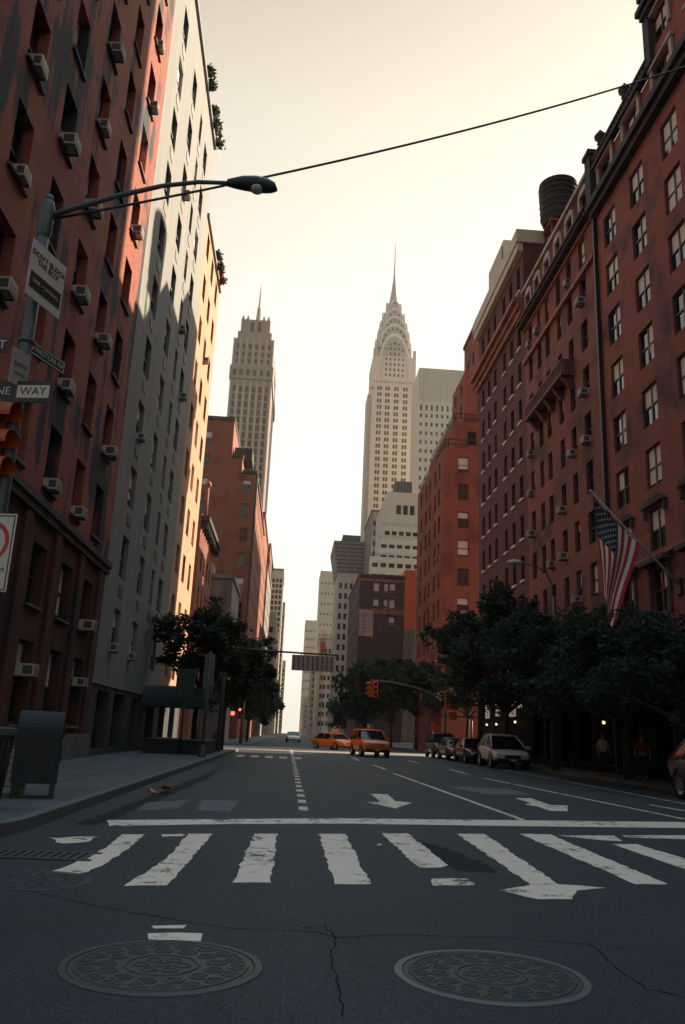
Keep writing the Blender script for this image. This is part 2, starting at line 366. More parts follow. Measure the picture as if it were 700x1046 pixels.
_cache = {}
def wmesh(w, h, style, fm):
    k = ('f', round(w,2), round(h,2), style, fm)
    if k not in _cache:
        mb = MB(); t = 0.06 if style != 'thin' else 0.05; d = 0.06
        bar = lambda a, b, c, e: mb.box(a, b, -d, 0.02, c, e)
        bar(0, t, 0, h); bar(w-t, w, 0, h); bar(t, w-t, 0, t); bar(t, w-t, h-t, h)
        if style in ('sash', 'double'):
            bar(t, w-t, h*0.5-0.035, h*0.5+0.035)
        if style == 'double':
            bar(w/2-0.05, w/2+0.05, t, h*0.5-0.035); bar(w/2-0.05, w/2+0.05, h*0.5+0.035, h-t)
        if style == 'two':
            bar(w/2-0.035, w/2+0.035, t, h-t)
        _cache[k] = mb.mesh('window', M[fm])
    return _cache[k]
def qmesh(kind, w, h, mat, z0=0.0, z1=1.0, y=0.0, x0=0.0, x1=1.0):
    k = (kind, round(w,2), round(h,2), mat, round(z0,2), round(z1,2), round(x0,2), round(x1,2))
    if k not in _cache:
        mb = MB(); e = 0.03
        mb.poly([(w*x0+e, y, h*z0+e), (w*x1-e, y, h*z0+e), (w*x1-e, y, h*z1-e), (w*x0+e, y, h*z1-e)])
        _cache[k] = mb.mesh(kind, M[mat])
    return _cache[k]
def sillmesh(w, mat):
    k = ('sill', round(w,2), mat)
    if k not in _cache:
        mb = MB(); mb.box(-0.06, w+0.06, -0.32, 0.0, -0.13 if mat == 'sillwhite' else -0.07, -0.004); _cache[k] = mb.mesh('sill', M[mat])
    return _cache[k]
CAM = Vector((0, 0, 1.3))
def windows(root, wins, style='sash', glass='glass', fm='frame_dark', blindp=0.3, sill=None, panes=True, most=100, styles=None, blindmin=0.3, blindmat='blind'):
    rl = root.matrix_basis.translation
    wins = sorted(wins, key=lambda q: (Vector(q['p'])-CAM).length / max(q['w']*q['h'], 0.1)**0.5)
    for q in wins[:most]:
        st = styles(q) if styles else style
        f = link('window', wmesh(q['w'], q['h'], st, fm), root, Vector(q['p'])-rl, q['ang'])
        if panes:
            link('pane', qmesh('pane', q['w'], q['h'], glass, y=-0.012), f)
            if random.random() < blindp:
                fr = random.choice([0.25, 0.4, 0.5, 0.5, 0.75, 0.9]); fr = max(fr, blindmin)
                if st == 'double' and random.random() < 0.6:
                    xs = random.choice([(0, 1), (0, .5), (.5, 1)])
                else: xs = (0, 1)
                link('blind', qmesh('blind', q['w'], q['h'], blindmat, 1-fr, 1.0, -0.018, *xs), f)
        else:
            link('pane', qmesh('pane', q['w'], q['h'], glass, y=-0.012), f)
        if sill: s = link('sill', sillmesh(q['w'], sill), f, (0, -q['rec']+0.22, 0))
    rest = wins[most:]
    if rest:
        mb = MB()
        for q in rest:
            p = Vector(q['p'])-rl; dx, dy = cos(q['ang']), sin(q['ang'])
            T = lambda x, y, z: (p.x+dx*x-dy*y, p.y+dy*x+dx*y, p.z+z)
            w, h = q['w'], q['h']
            mb.poly([T(0,-.012,0), T(w,-.012,0), T(w,-.012,h), T(0,-.012,h)], 0)
            t = 0.07
            for a, b, c, e in ((0,t,0,h),(w-t,w,0,h),(t,w-t,h/2-t/2,h/2+t/2)):
                mb.poly([T(a,-.05,c), T(b,-.05,c), T(b,-.05,e), T(a,-.05,e)], 1)
        tag(link('window', mb.mesh('window', [M[glass], M[fm]]), root), kind='stuff')
def building(name, label, loc, group=None): return thing(name, label, 'building', loc, group=group)

# air conditioners (one mesh set, copied)
def ac_proto():
    r = bpy.data.objects.new('air_conditioner', None)
    mb = MB(); mb.box(-0.33, 0.33, -0.50, 0.22, 0.0, 0.44); c = mb.mesh('casing', M['acwhite'])
    g = MB(); g.box(-0.28, 0.28, -0.512, -0.501, 0.05, 0.39, 0)
    g.box(-0.337, -0.331, -0.44, -0.08, 0.07, 0.37, 0); g.box(0.331, 0.337, -0.44, -0.08, 0.07, 0.37, 0)
    for k in range(6): g.box(-0.28, 0.28, -0.522, -0.513, 0.07+k*0.055, 0.09+k*0.055, 1)
    gm = g.mesh('grille', [M['acgrille'], M['acwhite']])
    b = MB(); b.box(-0.30, -0.27, -0.45, 0.1, -0.06, -0.002); b.box(0.27, 0.30, -0.45, 0.1, -0.06, -0.002)
    b.box(-.2699,.2699,-.45,-.42,-.06,-.03)
    return c, gm, b.mesh('bracket', M['galv'])
AC_MESH = ac_proto()
def ac(x, y, z, ang, label, group, s=0.80):
    t = thing('air_conditioner', label, 'air conditioner', (x, y, z), ang, group)
    q = s*random.uniform(.84, 1.04); t.scale = (q, q*random.uniform(.7,1.05), q*random.uniform(.9,1.05))
    link('casing', AC_MESH[0], t); link('grille', AC_MESH[1], t); link('bracket', AC_MESH[2], t)
ORD = ['lowest', 'second', 'third', 'fourth', 'fifth', 'sixth', 'seventh', 'eighth', 'ninth', 'tenth', 'eleventh']

# ------------------------------------------------------------------ ground, pavements, markings
g = MB(); g.poly([(-900,-900,0),(900,-900,0),(900,1100,0),(-900,1100,0)]); struct('road', g, M['asphalt'])
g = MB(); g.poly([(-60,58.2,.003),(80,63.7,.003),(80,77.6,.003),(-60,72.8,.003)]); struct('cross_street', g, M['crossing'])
KH = 0.14
def pavement(name, pts):
    """raised slab with a kerb edge along its outline"""
    mb = MB(); n = len(pts)
    mb.poly([(x, y, KH) for x, y in pts], 0)
    c = Vector((sum(p[0] for p in pts)/n, sum(p[1] for p in pts)/n))
    for i in range(n):
        a, b = pts[i], pts[(i+1) % n]; mb.poly([(a[0],a[1],0),(b[0],b[1],0),(b[0],b[1],KH),(a[0],a[1],KH)], 1)
    # lighter kerb strip, 4 mm proud, along each edge
    for i in range(n):
        a, b = Vector(pts[i]), Vector(pts[(i+1) % n]); d = (b-a)
        if d.length < 0.05: continue
        d.normalize(); nn = Vector((-d.y, d.x))*0.17
        mb.poly([(a.x,a.y,KH+.004),(b.x,b.y,KH+.004),((b+nn).x,(b+nn).y,KH+.004),((a+nn).x,(a+nn).y,KH+.004)], 1)
    struct(name, mb, [M['sidewalk'], M['kerb']])
def rounded(x0, x1, y0, y1, r, corners):
    """ccw rectangle with chosen rounded corners: keys sw se ne nw"""
    out = []
    for k, cx, cy, a0 in (('sw', x0+r, y0+r, 180), ('se', x1-r, y0+r, 270), ('ne', x1-r, y1-r, 0), ('nw', x0+r, y1-r, 90)):
        if k in corners: out += [(cx+r*cos(R_(a0+t)), cy+r*sin(R_(a0+t))) for t in range(0, 91, 10)]
        else: out.append({'sw': (x0,y0), 'se': (x1,y0), 'ne': (x1,y1), 'nw': (x0,y1)}[k])
    return out
pavement('pavement', rounded(-60, -3.12, 8.3, 58.0, 2.6, ('se','ne')))
pavement('pavement', rounded(12.45, 80, 11.0, 63.5, 2.6, ('sw','nw')))
pavement('pavement', rounded(-60, -3.12, 73.0, 420.0, 3.0, ('se',)))
pavement('pavement', rounded(12.45, 80, 78.0, 420.0, 3.0, ('sw',)))
pavement('pavement', rounded(-60, -3.12, -60, -8.0, 3.0, ('ne',)))
pavement('pavement', rounded(12.45, 80, -60, -6.0, 3.0, ('nw',)))

def jag(pts, amp, step=0.12):
    out = []
    for i in range(len(pts)):
        a, b = Vector(pts[i]), Vector(pts[(i+1) % len(pts)]); n = max(1, int((b-a).length/step)); d = (b-a); nn = Vector((-d.y, d.x)); nn = nn.normalized() if nn.length else nn
        for k in range(n): p = a+d*k/n + (nn*random.uniform(-amp, amp) if k else Vector((0,0))); out.append((p.x, p.y))
    return out
def flat(mb, pts, z, mi=0, amp=0.012): mb.poly([(x, y, z) for x, y in (jag(pts, amp) if amp else pts)], mi)
MK = dict(cross=[[(-1.96,10.83),(-1.69,10.91),(-1.65,9.61),(-1.68,8.58),(-1.76,7.95),(-2.05,7.94),(-1.93,8.93),(-1.91,9.82)],[(-1.18,11.13),(-0.89,11.22),(-0.91,9.43),(-0.95,7.56),(-1.29,7.47),(-1.22,8.2),(-1.16,9.37)],[(-0.36,11.39),(-0.06,11.48),(-0.07,7.87),(-0.41,7.8)],[(0.5,11.66),(0.86,11.77),(0.83,7.97),(0.5,7.91)],[(1.38,11.99),(1.76,12.11),(1.8,9.29),(1.68,9.1),(1.44,9.05)],[(1.48,8.44),(1.84,8.46),(1.82,8.09),(1.41,8.01)],[(2.5,12.29),(2.93,12.43),(2.68,8.33),(3.11,8.21),(2.76,8.02),(2.56,7.57),(2.24,7.52),(1.99,7.88),(2.39,8.25)],[(3.5,12.61),(3.99,12.7),(3.87,8.56),(3.51,8.49)],[(4.07,12.61),(5.05,12.91),(4.87,12.17),(4.52,12.23)],[(4.56,11.77),(4.95,11.88),(5.03,9.55),(4.57,9.19)],[(5.17,12.95),(6.91,13.49),(6.57,12.84),(5.16,12.65)],[(-2.69,10.27),(-2.16,10.53),(-2.19,10.07),(-2.41,9.84)],[(-1.5,10.97),(-1.26,11.1),(-1.23,10.86),(-1.45,10.74)],[(-0.84,6.08),(-0.61,6.14),(-0.62,6.04),(-0.81,6.01)],[(-0.83,5.87),(-0.65,5.92),(-0.48,5.92),(-0.47,5.71),(-0.66,5.71),(-0.8,5.72)],[(1.19,10.81),(1.26,10.88),(1.24,10.74),(1.19,10.68)]],
stop=[[(-2.45,12.32),(-0.86,13.05),(0.96,13.89),(3.89,14.69),(7.49,15.69),(9.64,16.11),(8.78,14.71),(6.93,14.53),(3.63,13.69),(0.91,13.08),(-0.81,12.4),(-2.29,11.63)]],
lane=[[(3.94,31.4),(4.12,14.8),(4.24,14.8),(4.06,31.4)],[(7.15,30.53),(7.75,16.33),(7.87,16.33),(7.27,30.53)],[(4.02,39.43),(4.03,34.79),(4.17,34.79),(4.16,39.43)],[(7.07,49.4),(7.09,45.51),(7.23,45.51),(7.21,49.4)],[(7.33,37.95),(7.14,33.37),(7.28,33.37),(7.47,37.95)],[(8.67,20.08),(8.86,17.75),(8.98,17.77),(8.79,20.1)],[(11.0,56.33),(9.95,19.86),(10.03,19.86),(11.08,56.33)],[(3.87,50.55),(3.83,45.29),(3.97,45.29),(4.01,50.55)]],
arrow=[[(2.0,19.87),(2.41,19.94),(2.34,17.95),(2.66,17.73),(2.11,16.14),(1.67,17.37),(2.0,17.65)],[(5.56,20.39),(6.02,20.63),(5.87,18.63),(6.28,18.69),(5.73,17.08),(5.36,17.03),(5.39,18.04),(5.24,18.46),(5.54,18.98)]],
patch=[[(-1.53,16.38),(-0.85,16.49),(-0.86,14.3),(-1.43,14.23)],[(4.62,24.41),(6.44,24.27),(6.49,22.02),(5.15,21.28)],[(-2.4,15.3),(-1.74,16.27),(-1.77,14.43),(-2.31,13.85)]],
crack=[[(-2.25,7.31),(-1.16,6.54),(-0.35,6.1),(0.25,6.07),(0.41,5.93),(0.79,6.06),(1.6,6.08),(2.11,5.96),(2.7,5.78)],[(0.4,5.93),(0.34,5.5),(0.35,4.99),(0.34,4.27)],[(2.14,6.04),(2.08,5.36),(2.09,4.97),(2.25,4.85)],[(0.41,5.93),(0.33,6.29),(0.19,6.18)]],
stain=[[(-2.74,11.59),(-2.65,14.4),(-2.57,18.16),(-2.37,24.21),(-2.27,31.1),(-2.07,23.93),(-2.21,17.79),(-2.34,14.93),(-2.44,11.7)],[(1.78,11.42),(2.04,10.73),(2.27,9.4),(2.19,8.87),(1.85,8.92),(1.7,9.83)]])
mk = MB()
for k, q in enumerate(MK['cross']): flat(mk, q, 0.004, 0, 0.018 if k < 11 else 0.05)
struct('road_crosswalk_markings', mk, M['paint'])
mk = MB()
for q in MK['stop']: flat(mk, q, 0.004, 0, 0.01)
struct('road_stop_line', mk, M['paint'])
mk = MB()
for q in MK['lane']: flat(mk, q, 0.004, 0, 0.008)
y = 15.0
while y < 72:
    flat(mk, [(0.28, y), (0.44, y), (0.44, y+0.75), (0.28, y+0.75)], 0.004, 0, 0.008)
    y += 1.55
for k in range(9):      # far crosswalk
    x = -2.6+k*0.75
    if k < 5: flat(mk, [(x, 43.5), (x+0.4, 43.5), (x+0.4, 46.3), (x, 46.3)], 0.004, 0, 0.03)
struct('road_lane_markings', mk, M['paint_thin'])
mk = MB()
for q in MK['arrow']: flat(mk, q, 0.004, 0, 0.006)
struct('road_arrows', mk, M['paint'])
mk = MB()
for q in MK['patch']: flat(mk, q, 0.003, 0, 0.02)
struct('road_patches', mk, M['patch'])
mk = MB()
for q in MK['stain']: flat(mk, q, 0.002, 0, 0.07)
struct('road_stains', mk, M['tarstain'])
mk = MB()
def crack(pts, w):
    pts = [Vector(p) for p in pts]; c = []
    for i in range(len(pts)-1):
        for k in range(8):
            p = pts[i].lerp(pts[i+1], k/8); c.append(p + Vector((random.uniform(-.014,.014), random.uniform(-.014,.014))))
    for i in range(len(c)-1):
        d = (c[i+1]-c[i]); 
        if d.length < 1e-4: continue
        n = Vector((-d.y, d.x)).normalized()*w*random.uniform(.35, 1); a, b = c[i], c[i+1]
        mk.poly([(*(a-n),0.003),(*(b-n),0.003),(*(b+n),0.003),(*(a+n),0.003)])
for q in MK['crack']: crack(q, 0.006)
struct('road_cracks', mk, M['tar'])

# ------------------------------------------------------------------ manhole covers
def ring(mb, cx, cy, r0, r1, z0, z1, seg=64, mi=0):
    n = len(mb.v); prof = ((r0, z0), (r0, z1), (r1, z1), (r1, z0))
    mb.lathe(prof, (cx, cy, 0), seg, mi, smooth=False)
def manhole(x, y, r, label, worn):
    t = thing('manhole_cover', label, 'manhole cover', (x, y, 0), group='round iron manhole covers in the road')
    f = MB(); f.lathe([(r*1.0,0.002),(r*0.99,0.006),(r*0.92,0.006),(r*0.915,0.002)], (0,0,0), 72, smooth=False); part('rim', f, M['iron_rim'] if worn else M['iron'], t)
    c = MB(); c.lathe([(r*0.905,0.002),(r*0.90,0.003),(0.0,0.003)], (0,0,0), 64, smooth=False)
    def tor(cx, cy, rr, w): 
        seg = 18; c.lathe([(rr+w,0.003),(rr+w*.6,0.009),(rr-w*.6,0.009),(rr-w,0.003)], (cx,cy,0), seg, 0, smooth=False)
    tor(0,0,r*0.84,0.012); tor(0,0,r*0.36,0.010)
    for k in range(18):
        a = k*pi/9; tor(r*0.74*cos(a), r*0.74*sin(a), r*0.085, 0.010); tor(r*0.74*cos(a), r*0.74*sin(a), r*0.03, 0.008)
    for k in range(13):
        a = (k+.5)*2*pi/13; tor(r*0.54*cos(a), r*0.54*sin(a), r*0.085, 0.010); tor(r*0.54*cos(a), r*0.54*sin(a), r*0.03, 0.008)
    for k in range(6):
        a = k*pi/3; tor(r*0.2*cos(a), r*0.2*sin(a), r*0.07, 0.010)
    tor(0,0,r*0.07,0.010)
    part('lid', c, M['iron'], t)
manhole(-0.63, 5.15, 0.57, 'large round iron manhole cover below the white paint patch on the asphalt', False)
manhole(1.25, 5.15, 0.56, 'large round iron manhole cover with bright worn rim right of a road crack', True)
manhole(-2.05, 7.6, 0.46, 'faint dark round manhole cover near the storm drain at the left kerb corner', False)
d = MB()
for k in range(12): d.box(-2.95+k*0.09, -2.90+k*0.09, 8.75, 9.15, 0.002, 0.012)
d.box(-3.02,-1.85,8.68,8.749,0.002,0.013); d.box(-3.02,-1.85,9.151,9.22,0.002,0.013)
solo('drain_grate', d, M['iron'], 'barred iron storm drain grate in the gutter at the left kerb corner', 'drain', (-2.4,8.9,0))

# ------------------------------------------------------------------ settings
WIRE_SAG = 0.60
SIGN_RZ = 70
HAZE = 0.00016
SUN = 5.0
NISH = 0.2
BACK = 0.30
CLAMP = 10.0
GUIDE = False
VEIL = ((4.0,3.85,3.5), [(0.30,(3.9,3.7,3.3)),(0.50,(3.75,3.45,2.95)),(0.66,(3.4,2.95,2.2)),(0.78,(2.5,2.0,1.35)),(0.87,(1.0,1.45,1.75)),(0.93,(3.9,7.2,9.4)),(1.0,(5.8,11.3,15.6))])
EXPO = 1.28

# ------------------------------------------------------------------ left side buildings
rows_k = lambda z0, step, n, h: [(z0+step*k, h) for k in range(n)]
GAC = 'window air conditioners on the left facades'
# streaky brick apartment house, nearest on the left
b = building('brick_apartment_building', 'towering streaky red brick apartment house nearest on the left, studded with air conditioners', (-14, 22, 0))
w = MB(); ws = []
cols = [(14.2,1.15),(17.0,1.15),(19.8,1.15),(22.7,1.2),(25.6,1.1),(28.4,1.2)]
F0, FS = 8.55, 3.03          # first window centre above the string course, storey height
block(w, ws, -22, -7.2, 13, 30.7, 0.14, 6.7, E=([(14.6,1.5),(17.0,1.2),(19.6,1.2),(22.7,1.3),(25.6,1.3),(28.4,1.3)], [(2.3,2.2),(5.2,1.7)]), mi=0, rec=0.3, roof=False)
part('ground_storey', w, M['lowbrick'], b, True)
w = MB()
block(w, ws, -22, -7.2, 13, 30.7, 6.7, 52.0, E=(cols, rows_k(F0, FS, 14, 1.85)), mi=0, rec=0.34)
part('wall', w, M['streakbrick'], b, True)
windows(b, ws, 'sash', 'glassdull', 'frame_dark', 0.32, 'kerb')
c = MB(); c.box(-7.2, -6.98, 12.98, 30.69, 6.95, 7.15); c.box(-7.2, -7.06, 12.98, 30.69, 6.72, 6.95); part('stringcourse', c, M['sootstone'], b, True)
c = MB()
for y in (15.9, 18.3, 21.2, 24.1, 27.0, 29.8): c.box(-7.2, -7.10, y-0.28, y+0.28, 0.95, 6.715)
part('pilaster', c, M['lowbrick'], b, True)
c = MB(); c.box(-7.2, -7.04, 12.99, 30.68, 0.14, 0.94); part('plinth', c, M['kerb'], b, True)
COLN = ['sixth window column from the pale building', 'fifth window column from the pale building', 'fourth window column from the pale building', 'third window column from the pale building', 'second window column from the pale building', 'window column beside the pale building']
for ci, fl in ((1,1),(1,2),(1,3),(2,3),(3,1),(3,2),(3,3),(3,4),(3,5),(3,6),(4,0),(4,2),(5,1),(5,4),(5,6),(5,7),(3,0),(2,5)):
    y = cols[ci][0]; z = F0+FS*fl-0.925
    ac(-7.2, y+random.uniform(-.12,.12), z+0.01, pi/2, 'air conditioner on streaky brick, %s, %s row above the ledge' % (COLN[ci].replace('window column','column').replace('from the pale building','from pale building').replace('beside the pale building','beside pale building'), ORD[fl]), GAC)
for y, z, t in ((28.4, 4.36, 'air conditioner under the sooty ledge, upper of two beside the pale building'), (28.6, 2.5, 'dark air conditioner low on the streaky brick wall beside the pale building corner'), (22.7, 2.45, 'air conditioner just above the mailbox, lowest on the streaky brick wall')):
    ac(-7.2, y, z, pi/2, t, GAC)

# pale rendered apartment house with lower far wing
b = building('pale_apartment_building', 'pale rendered apartment house, upper half in bright sun, beside the streaky brick one', (-14, 43, 0))
w = MB(); ws = []
pc = [(33.6,1.3),(37.6,1.3),(40.7,0.8),(43.3,1.3)]
R1 = rows_k(4.95, 3.03, 11, 1.75)
block(w, ws, -24, -7.2, 30.72, 46.5, 2.75, 38.6, E=(pc, R1), rec=0.2)
part('wall', w, M['cream'], b, True)
w = MB(); block(w, ws, -24, -7.2, 46.52, 56.2, 2.75, 33.5, E=([(48.2,1.2),(51.2,1.2),(54.2,1.2)], R1[:10]), rec=0.3); part('far_wing', w, M['salmon'], b, True)
w = MB(); w2 = []
block(w, w2, -24, -7.25, 30.72, 56.1, 0.14, 2.74, E=([(33,2.2),(36.2,2.4),(40,2.0),(44.4,2.6),(48.5,2.2),(52.6,2.4)], [(1.45,2.2)]), rec=0.4, roof=False)
part('ground_storey', w, M['darktrim'], b, True)
windows(b, [q for q in ws if q['p'][2] < 17], 'sash', 'glassdull', 'frame_grey', 0.8, None, blindmin=0.4)
windows(b, [q for q in ws if q['p'][2] >= 17], 'sash', 'glasssun', 'frame_grey', 0.2, None, blindmin=0.3)
windows(b, w2, 'two', 'glass', 'frame_dark', 0.0, None, most=20)
c = MB(); c.box(0, .03, -.36, .36, 0, .42); sm_ = c.mesh('wall_sleeve', M['acgrille'])
for y, _ in pc:
    for z, _ in R1[1:]: link('wall_sleeve', sm_, b, (-7.2+14, y-43, z-1.62))
c = MB(); c.box(-24, -7.05, 30.72, 46.5, 38.603, 38.9); c.box(-24, -7.05, 46.52, 56.2, 33.503, 33.75); part('coping', c, M['cream'], b, True)
for y, z, t in ((33.0, 3.9+.17, 'left of two side by side air conditioners, lowest on the pale wall'), (36.9, 4.08, 'right of two side by side air conditioners, lowest on the pale wall'),
                (41.0, R1[6][0]-.86, 'air conditioner at the shadow edge on the pale building, middle height'), (43.3, R1[5][0]-.86, 'air conditioner in shade on the pale building, just under the sunlit part'), (37.6, R1[8][0]-.86, 'air conditioner on the sunlit upper part of the pale building'), (33.6, R1[3][0]-.86, 'air conditioner on the shaded pale wall next to the streaky brick corner, middle height'), (51.2, R1[7][0]-.86, 'small air conditioner high on the sunlit salmon far wing')):
    ac(-7.2, y, z+.01, pi/2, t, GAC)

def leaves(mb, centres, n, size, squash=1.0, mi=0, rnd=random):
    for _ in range(n):
        c, r = rnd.choice(centres)
        while True:
            d = Vector((rnd.uniform(-1,1), rnd.uniform(-1,1), rnd.uniform(-1,1)))
            if d.length <= 1: break
        d = d * (0.55+0.45*rnd.random()) if d.length > .3 else d*1.6
        if rnd.random() < .09: d = d*rnd.uniform(1.1, 1.55)
        p = Vector(c) + Vector((d.x*r, d.y*r, d.z*r*squash))
        a = Vector((rnd.gauss(0,1), rnd.gauss(0,1), rnd.gauss(0,.5))).normalized()
        bb = a.cross(Vector((rnd.gauss(0,1), rnd.gauss(0,1), rnd.gauss(0,1)))).normalized()
        s = size*rnd.uniform(.6, 1.3)
        mb.poly([p-a*s, p-a*s*.1+bb*s*.5, p+a*s, p-a*s*.1-bb*s*.5], mi)
# roof plants
for i, (y, z, n, t, mm) in enumerate(((41.0, 38.9, 90, 'bushy dark plant hanging over the pale building roof edge, topmost', 'leaf'), (44.2, 38.9, 90, 'dark plant hanging over the pale building roof edge, below the topmost', 'leaf'),
        (46.1, 38.9, 60, 'spiky plant at the far corner of the pale building roof', 'leaf'), (52.6, 33.75, 90, 'yellowish plant on the lower wing roof edge of the pale building', 'plantgreen'), (54.6, 33.75, 90, 'red flowering plant on the lower wing roof corner of the pale building', 'planter_red'))):
    t_ = thing('roof_plant', t, 'plant', (-7.2, y, z), group='plants along the pale roof edge')
    m1 = MB(); leaves(m1, [((0.1,0,0.35),0.55),((0.3,.3,0.1),0.4),((.15,-.3,.6),.4)], n*3, 0.16); part('foliage', m1, M[mm], t_)
    m1 = MB(); m1.box(-0.5,0.02,-0.6,0.6,0.003,0.35); part('planter_box', m1, M['planter'], t_)

# entrance canopy
t = thing('entrance_canopy', 'dark green barrel canopy over the pavement from the pale building door', 'canopy', (-7.2, 42.2, 0))
c = MB(); pr = []
for k in range(13): a = pi*k/12; pr.append((0, 1.15*cos(a), 2.55+0.75*sin(a)))
c.prism([(0.02, p[1], p[2]) for p in pr], (3.0, 0, 0)); part('cover', c, M['awning'], t)
c = MB(); c.box(0.02, 3.03, -1.19, -1.16, 2.25, 2.56); c.box(0.02, 3.03, 1.16, 1.19, 2.25, 2.56); c.box(3.03, 3.06, -1.15, 1.15, 2.25, 2.55); part('valance', c, M['awning'], t)
for yy in (-1.05, 1.05):
    c = MB(); c.tube([(2.9, yy, 0.14), (2.9, yy, 2.5)], 0.035); part('post', c, M['galv'], t)

# small red brick house beyond the cross street
b = building('narrow_brick_building', 'low narrow reddish brick house with bracketed dark cornice beyond the left cross street', (-14, 80, 0))
w = MB(); ws = []
block(w, ws, -24, -9.3, 75, 88, 0.14, 21.0, S=([(-21,1.2),(-17,1.2)], rows_k(4, 3.2, 5, 1.8)), E=([(77.5,1.1),(80.5,1.1),(83.5,1.1),(86,1.1)], rows_k(4, 3.2, 5, 1.8)))
part('wall', w, M['leftbrick'], b, True); windows(b, ws)
c = MB(); c.box(-9.3, -8.5, 74.8, 88, 20.2, 20.7)
for k in range(9): c.box(-9.3, -8.65, 75.1+k*1.55, 75.4+k*1.55, 19.5, 20.2)
part('cornice', c, M['darktrim'], b, True)
c = MB(); c.tube([(-9.0,75.3,20.7),(-9.0,75.3,23.6)], 0.16); c.lathe([(.16,-.02),(.3,.1),(.33,.4),(.2,.6),(0,.7)], (-9.0,75.3,23.6), 12); part('finial', c, M['terracotta'], b, True)
b = building('grey_brick_building', 'small pale grey house squeezed between two brick buildings on the left', (-12, 100, 0))
w = MB(); ws = []; block(w, ws, -18, -7.5, 95, 108, 0.14, 18.4, S=([(-14.5,1.2),(-11.5,1.2),(-9.2,1.2)], rows_k(4.5, 3.3, 4, 1.8)), E=([(97,1.1),(100,1.1),(103,1.1),(106,1.1)], rows_k(4.5,3.3,4,1.8)))
part('wall', w, M['greystone'], b, True); windows(b, ws)
c = MB(); c.box(-18.2,-7.3,94.8,108,18.403,18.9); c.box(-16,-10.5,98,104,18.9,21.3); part('roof', c, M['greystone'], b, True)

# big stepped brown-orange brick block
b = building('stepped_brick_building', 'big brown orange brick apartment block with stepped roof, below the left tower', (-16, 125, 0))
w = MB(); ws = []
Rw = rows_k(6.6, 3.55, 8, 2.0)
block(w, ws, -30, -10.4, 112, 150, 0.14, 44.9, S=([(-28,1.4),(-24.5,1.4),(-21.2,1.4),(-17.8,1.5),(-14.2,1.5)], rows_k(6.6,3.55,11,2.0)), rec=0.25)
block(w, ws, -10.38, -8.8, 112, 150, 0.14, 39.3, rec=0.25)
block(w, ws, -8.78, -6.7, 112, 150, 0.14, 36.9, S=([(-7.9,1.15)], rows_k(6.6,3.55,9,2.0)), E=([(115+4.2*k,1.2) for k in range(8)], rows_k(6.6,3.55,9,2.0)), rec=0.25)
part('wall', w, M['leftbrick'], b, True); windows(b, ws, blindp=0.6, fm='frame_grey')
c = MB()
c.box(-30.2,-10.3,111.8,150.2,44.903,45.4); c.box(-10.3,-8.7,111.8,150.2,39.303,39.8); c.box(-8.7,-6.5,111.8,150.2,36.903,37.4)
part('coping', c, M['sootstone'], b, True)
c = MB()
for k in range(24):
    z = 10+k*1.12-.0005*k; c.box(-6.7, -6.42-.0*k, 112.0, 113.0+0.25*(k % 2), z, z+1.12)
part('quoin', c, M['sootstone'], b, True)
c = MB(); c.box(-10.2,-7.6,114,119,39.8,41.5); part('bulkhead', c, M['darktrim'], b, True)

def simple(name, label, x0, x1, y0, y1, z1, mat, S=None, E=None, W=None, cap=None, glass='glassfar', rec=0.25, sill=None, fm='frame_grey', most=100, group=None, blindp=0.0, style='sash'):
    b = building(name, label, ((x0+x1)/2, (y0+y1)/2, 0), group); w = MB(); ws = []
    block(w, ws, x0, x1, y0, y1, 0.14, z1, W=W, E=E, S=S, rec=rec, recE=0.06)
    part('wall', w, M[mat], b, True)
    if ws: windows(b, ws, style, glass, fm, blindp, sill, most=most)
    if cap:
        c = MB(); c.box(x0-.25, x1+.25, y0-.25, y1+.25, z1+.003, z1+.8); part('cornice', c, M[cap], b, True)
    return b
span = lambda a, b, n, w: [(a+(b-a)*(k+.5)/n, w) for k in range(n)]
simple('brick_building', 'narrow orange brick slab along the left street line, behind the stepped brick block', -26, -6.9, 151, 178, 41.0, 'leftbrick', E=(span(151,178,7,1.3), rows_k(5,3.4,10,1.9)), cap='terracotta')
simple('stone_building', 'grey stone block with ledge behind the narrow orange brick slab on the left', -24, -6.6, 180, 214, 37.0, 'greystone', S=(span(-24,-6.6,6,1.4), rows_k(5,3.5,9,2)), E=(span(180,214,8,1.5), rows_k(5,3.5,9,2)), cap='greystone')
simple('brick_tower', 'distant brownish brick slab above the grey stone block on the left', -28, -8.8, 250, 290, 57.5, 'leftbrick', S=(span(-28,-8.8,7,1.6), rows_k(5,3.6,14,2.1)), E=(span(250,290,9,1.6), rows_k(5,3.6,14,2.1)), cap='greystone')
simple('stone_building', 'distant low brown stone block at the far left street edge', -26, -6.8, 300, 380, 44, 'beige', S=(span(-26,-6.8,6,1.6), rows_k(5,3.6,10,2.1)), E=(span(300,380,14,1.6), rows_k(5,3.6,10,2.1)))
simple('grid_tower', 'far pale slab with a fine window grid at the left edge of the sky gap', -30, -7.2, 420, 470, 83, 'whitestone', S=(span(-30,-7.2,12,1.3), rows_k(5,2.9,26,1.9)), cap='greystone')
simple('stone_tower', 'farthest hazy left slab, lower than the pale window grid slab', -34, -6.9, 560, 620, 88, 'greystone', S=(span(-34,-6.9,9,1.8), rows_k(6,3.8,20,2.2)))
simple('stone_building', 'farthest low grey block closing the left side of the street', -34, -5.2, 700, 800, 60, 'tan', S=(span(-34,-5.2,9,1.8), rows_k(6,3.8,13,2.2)))

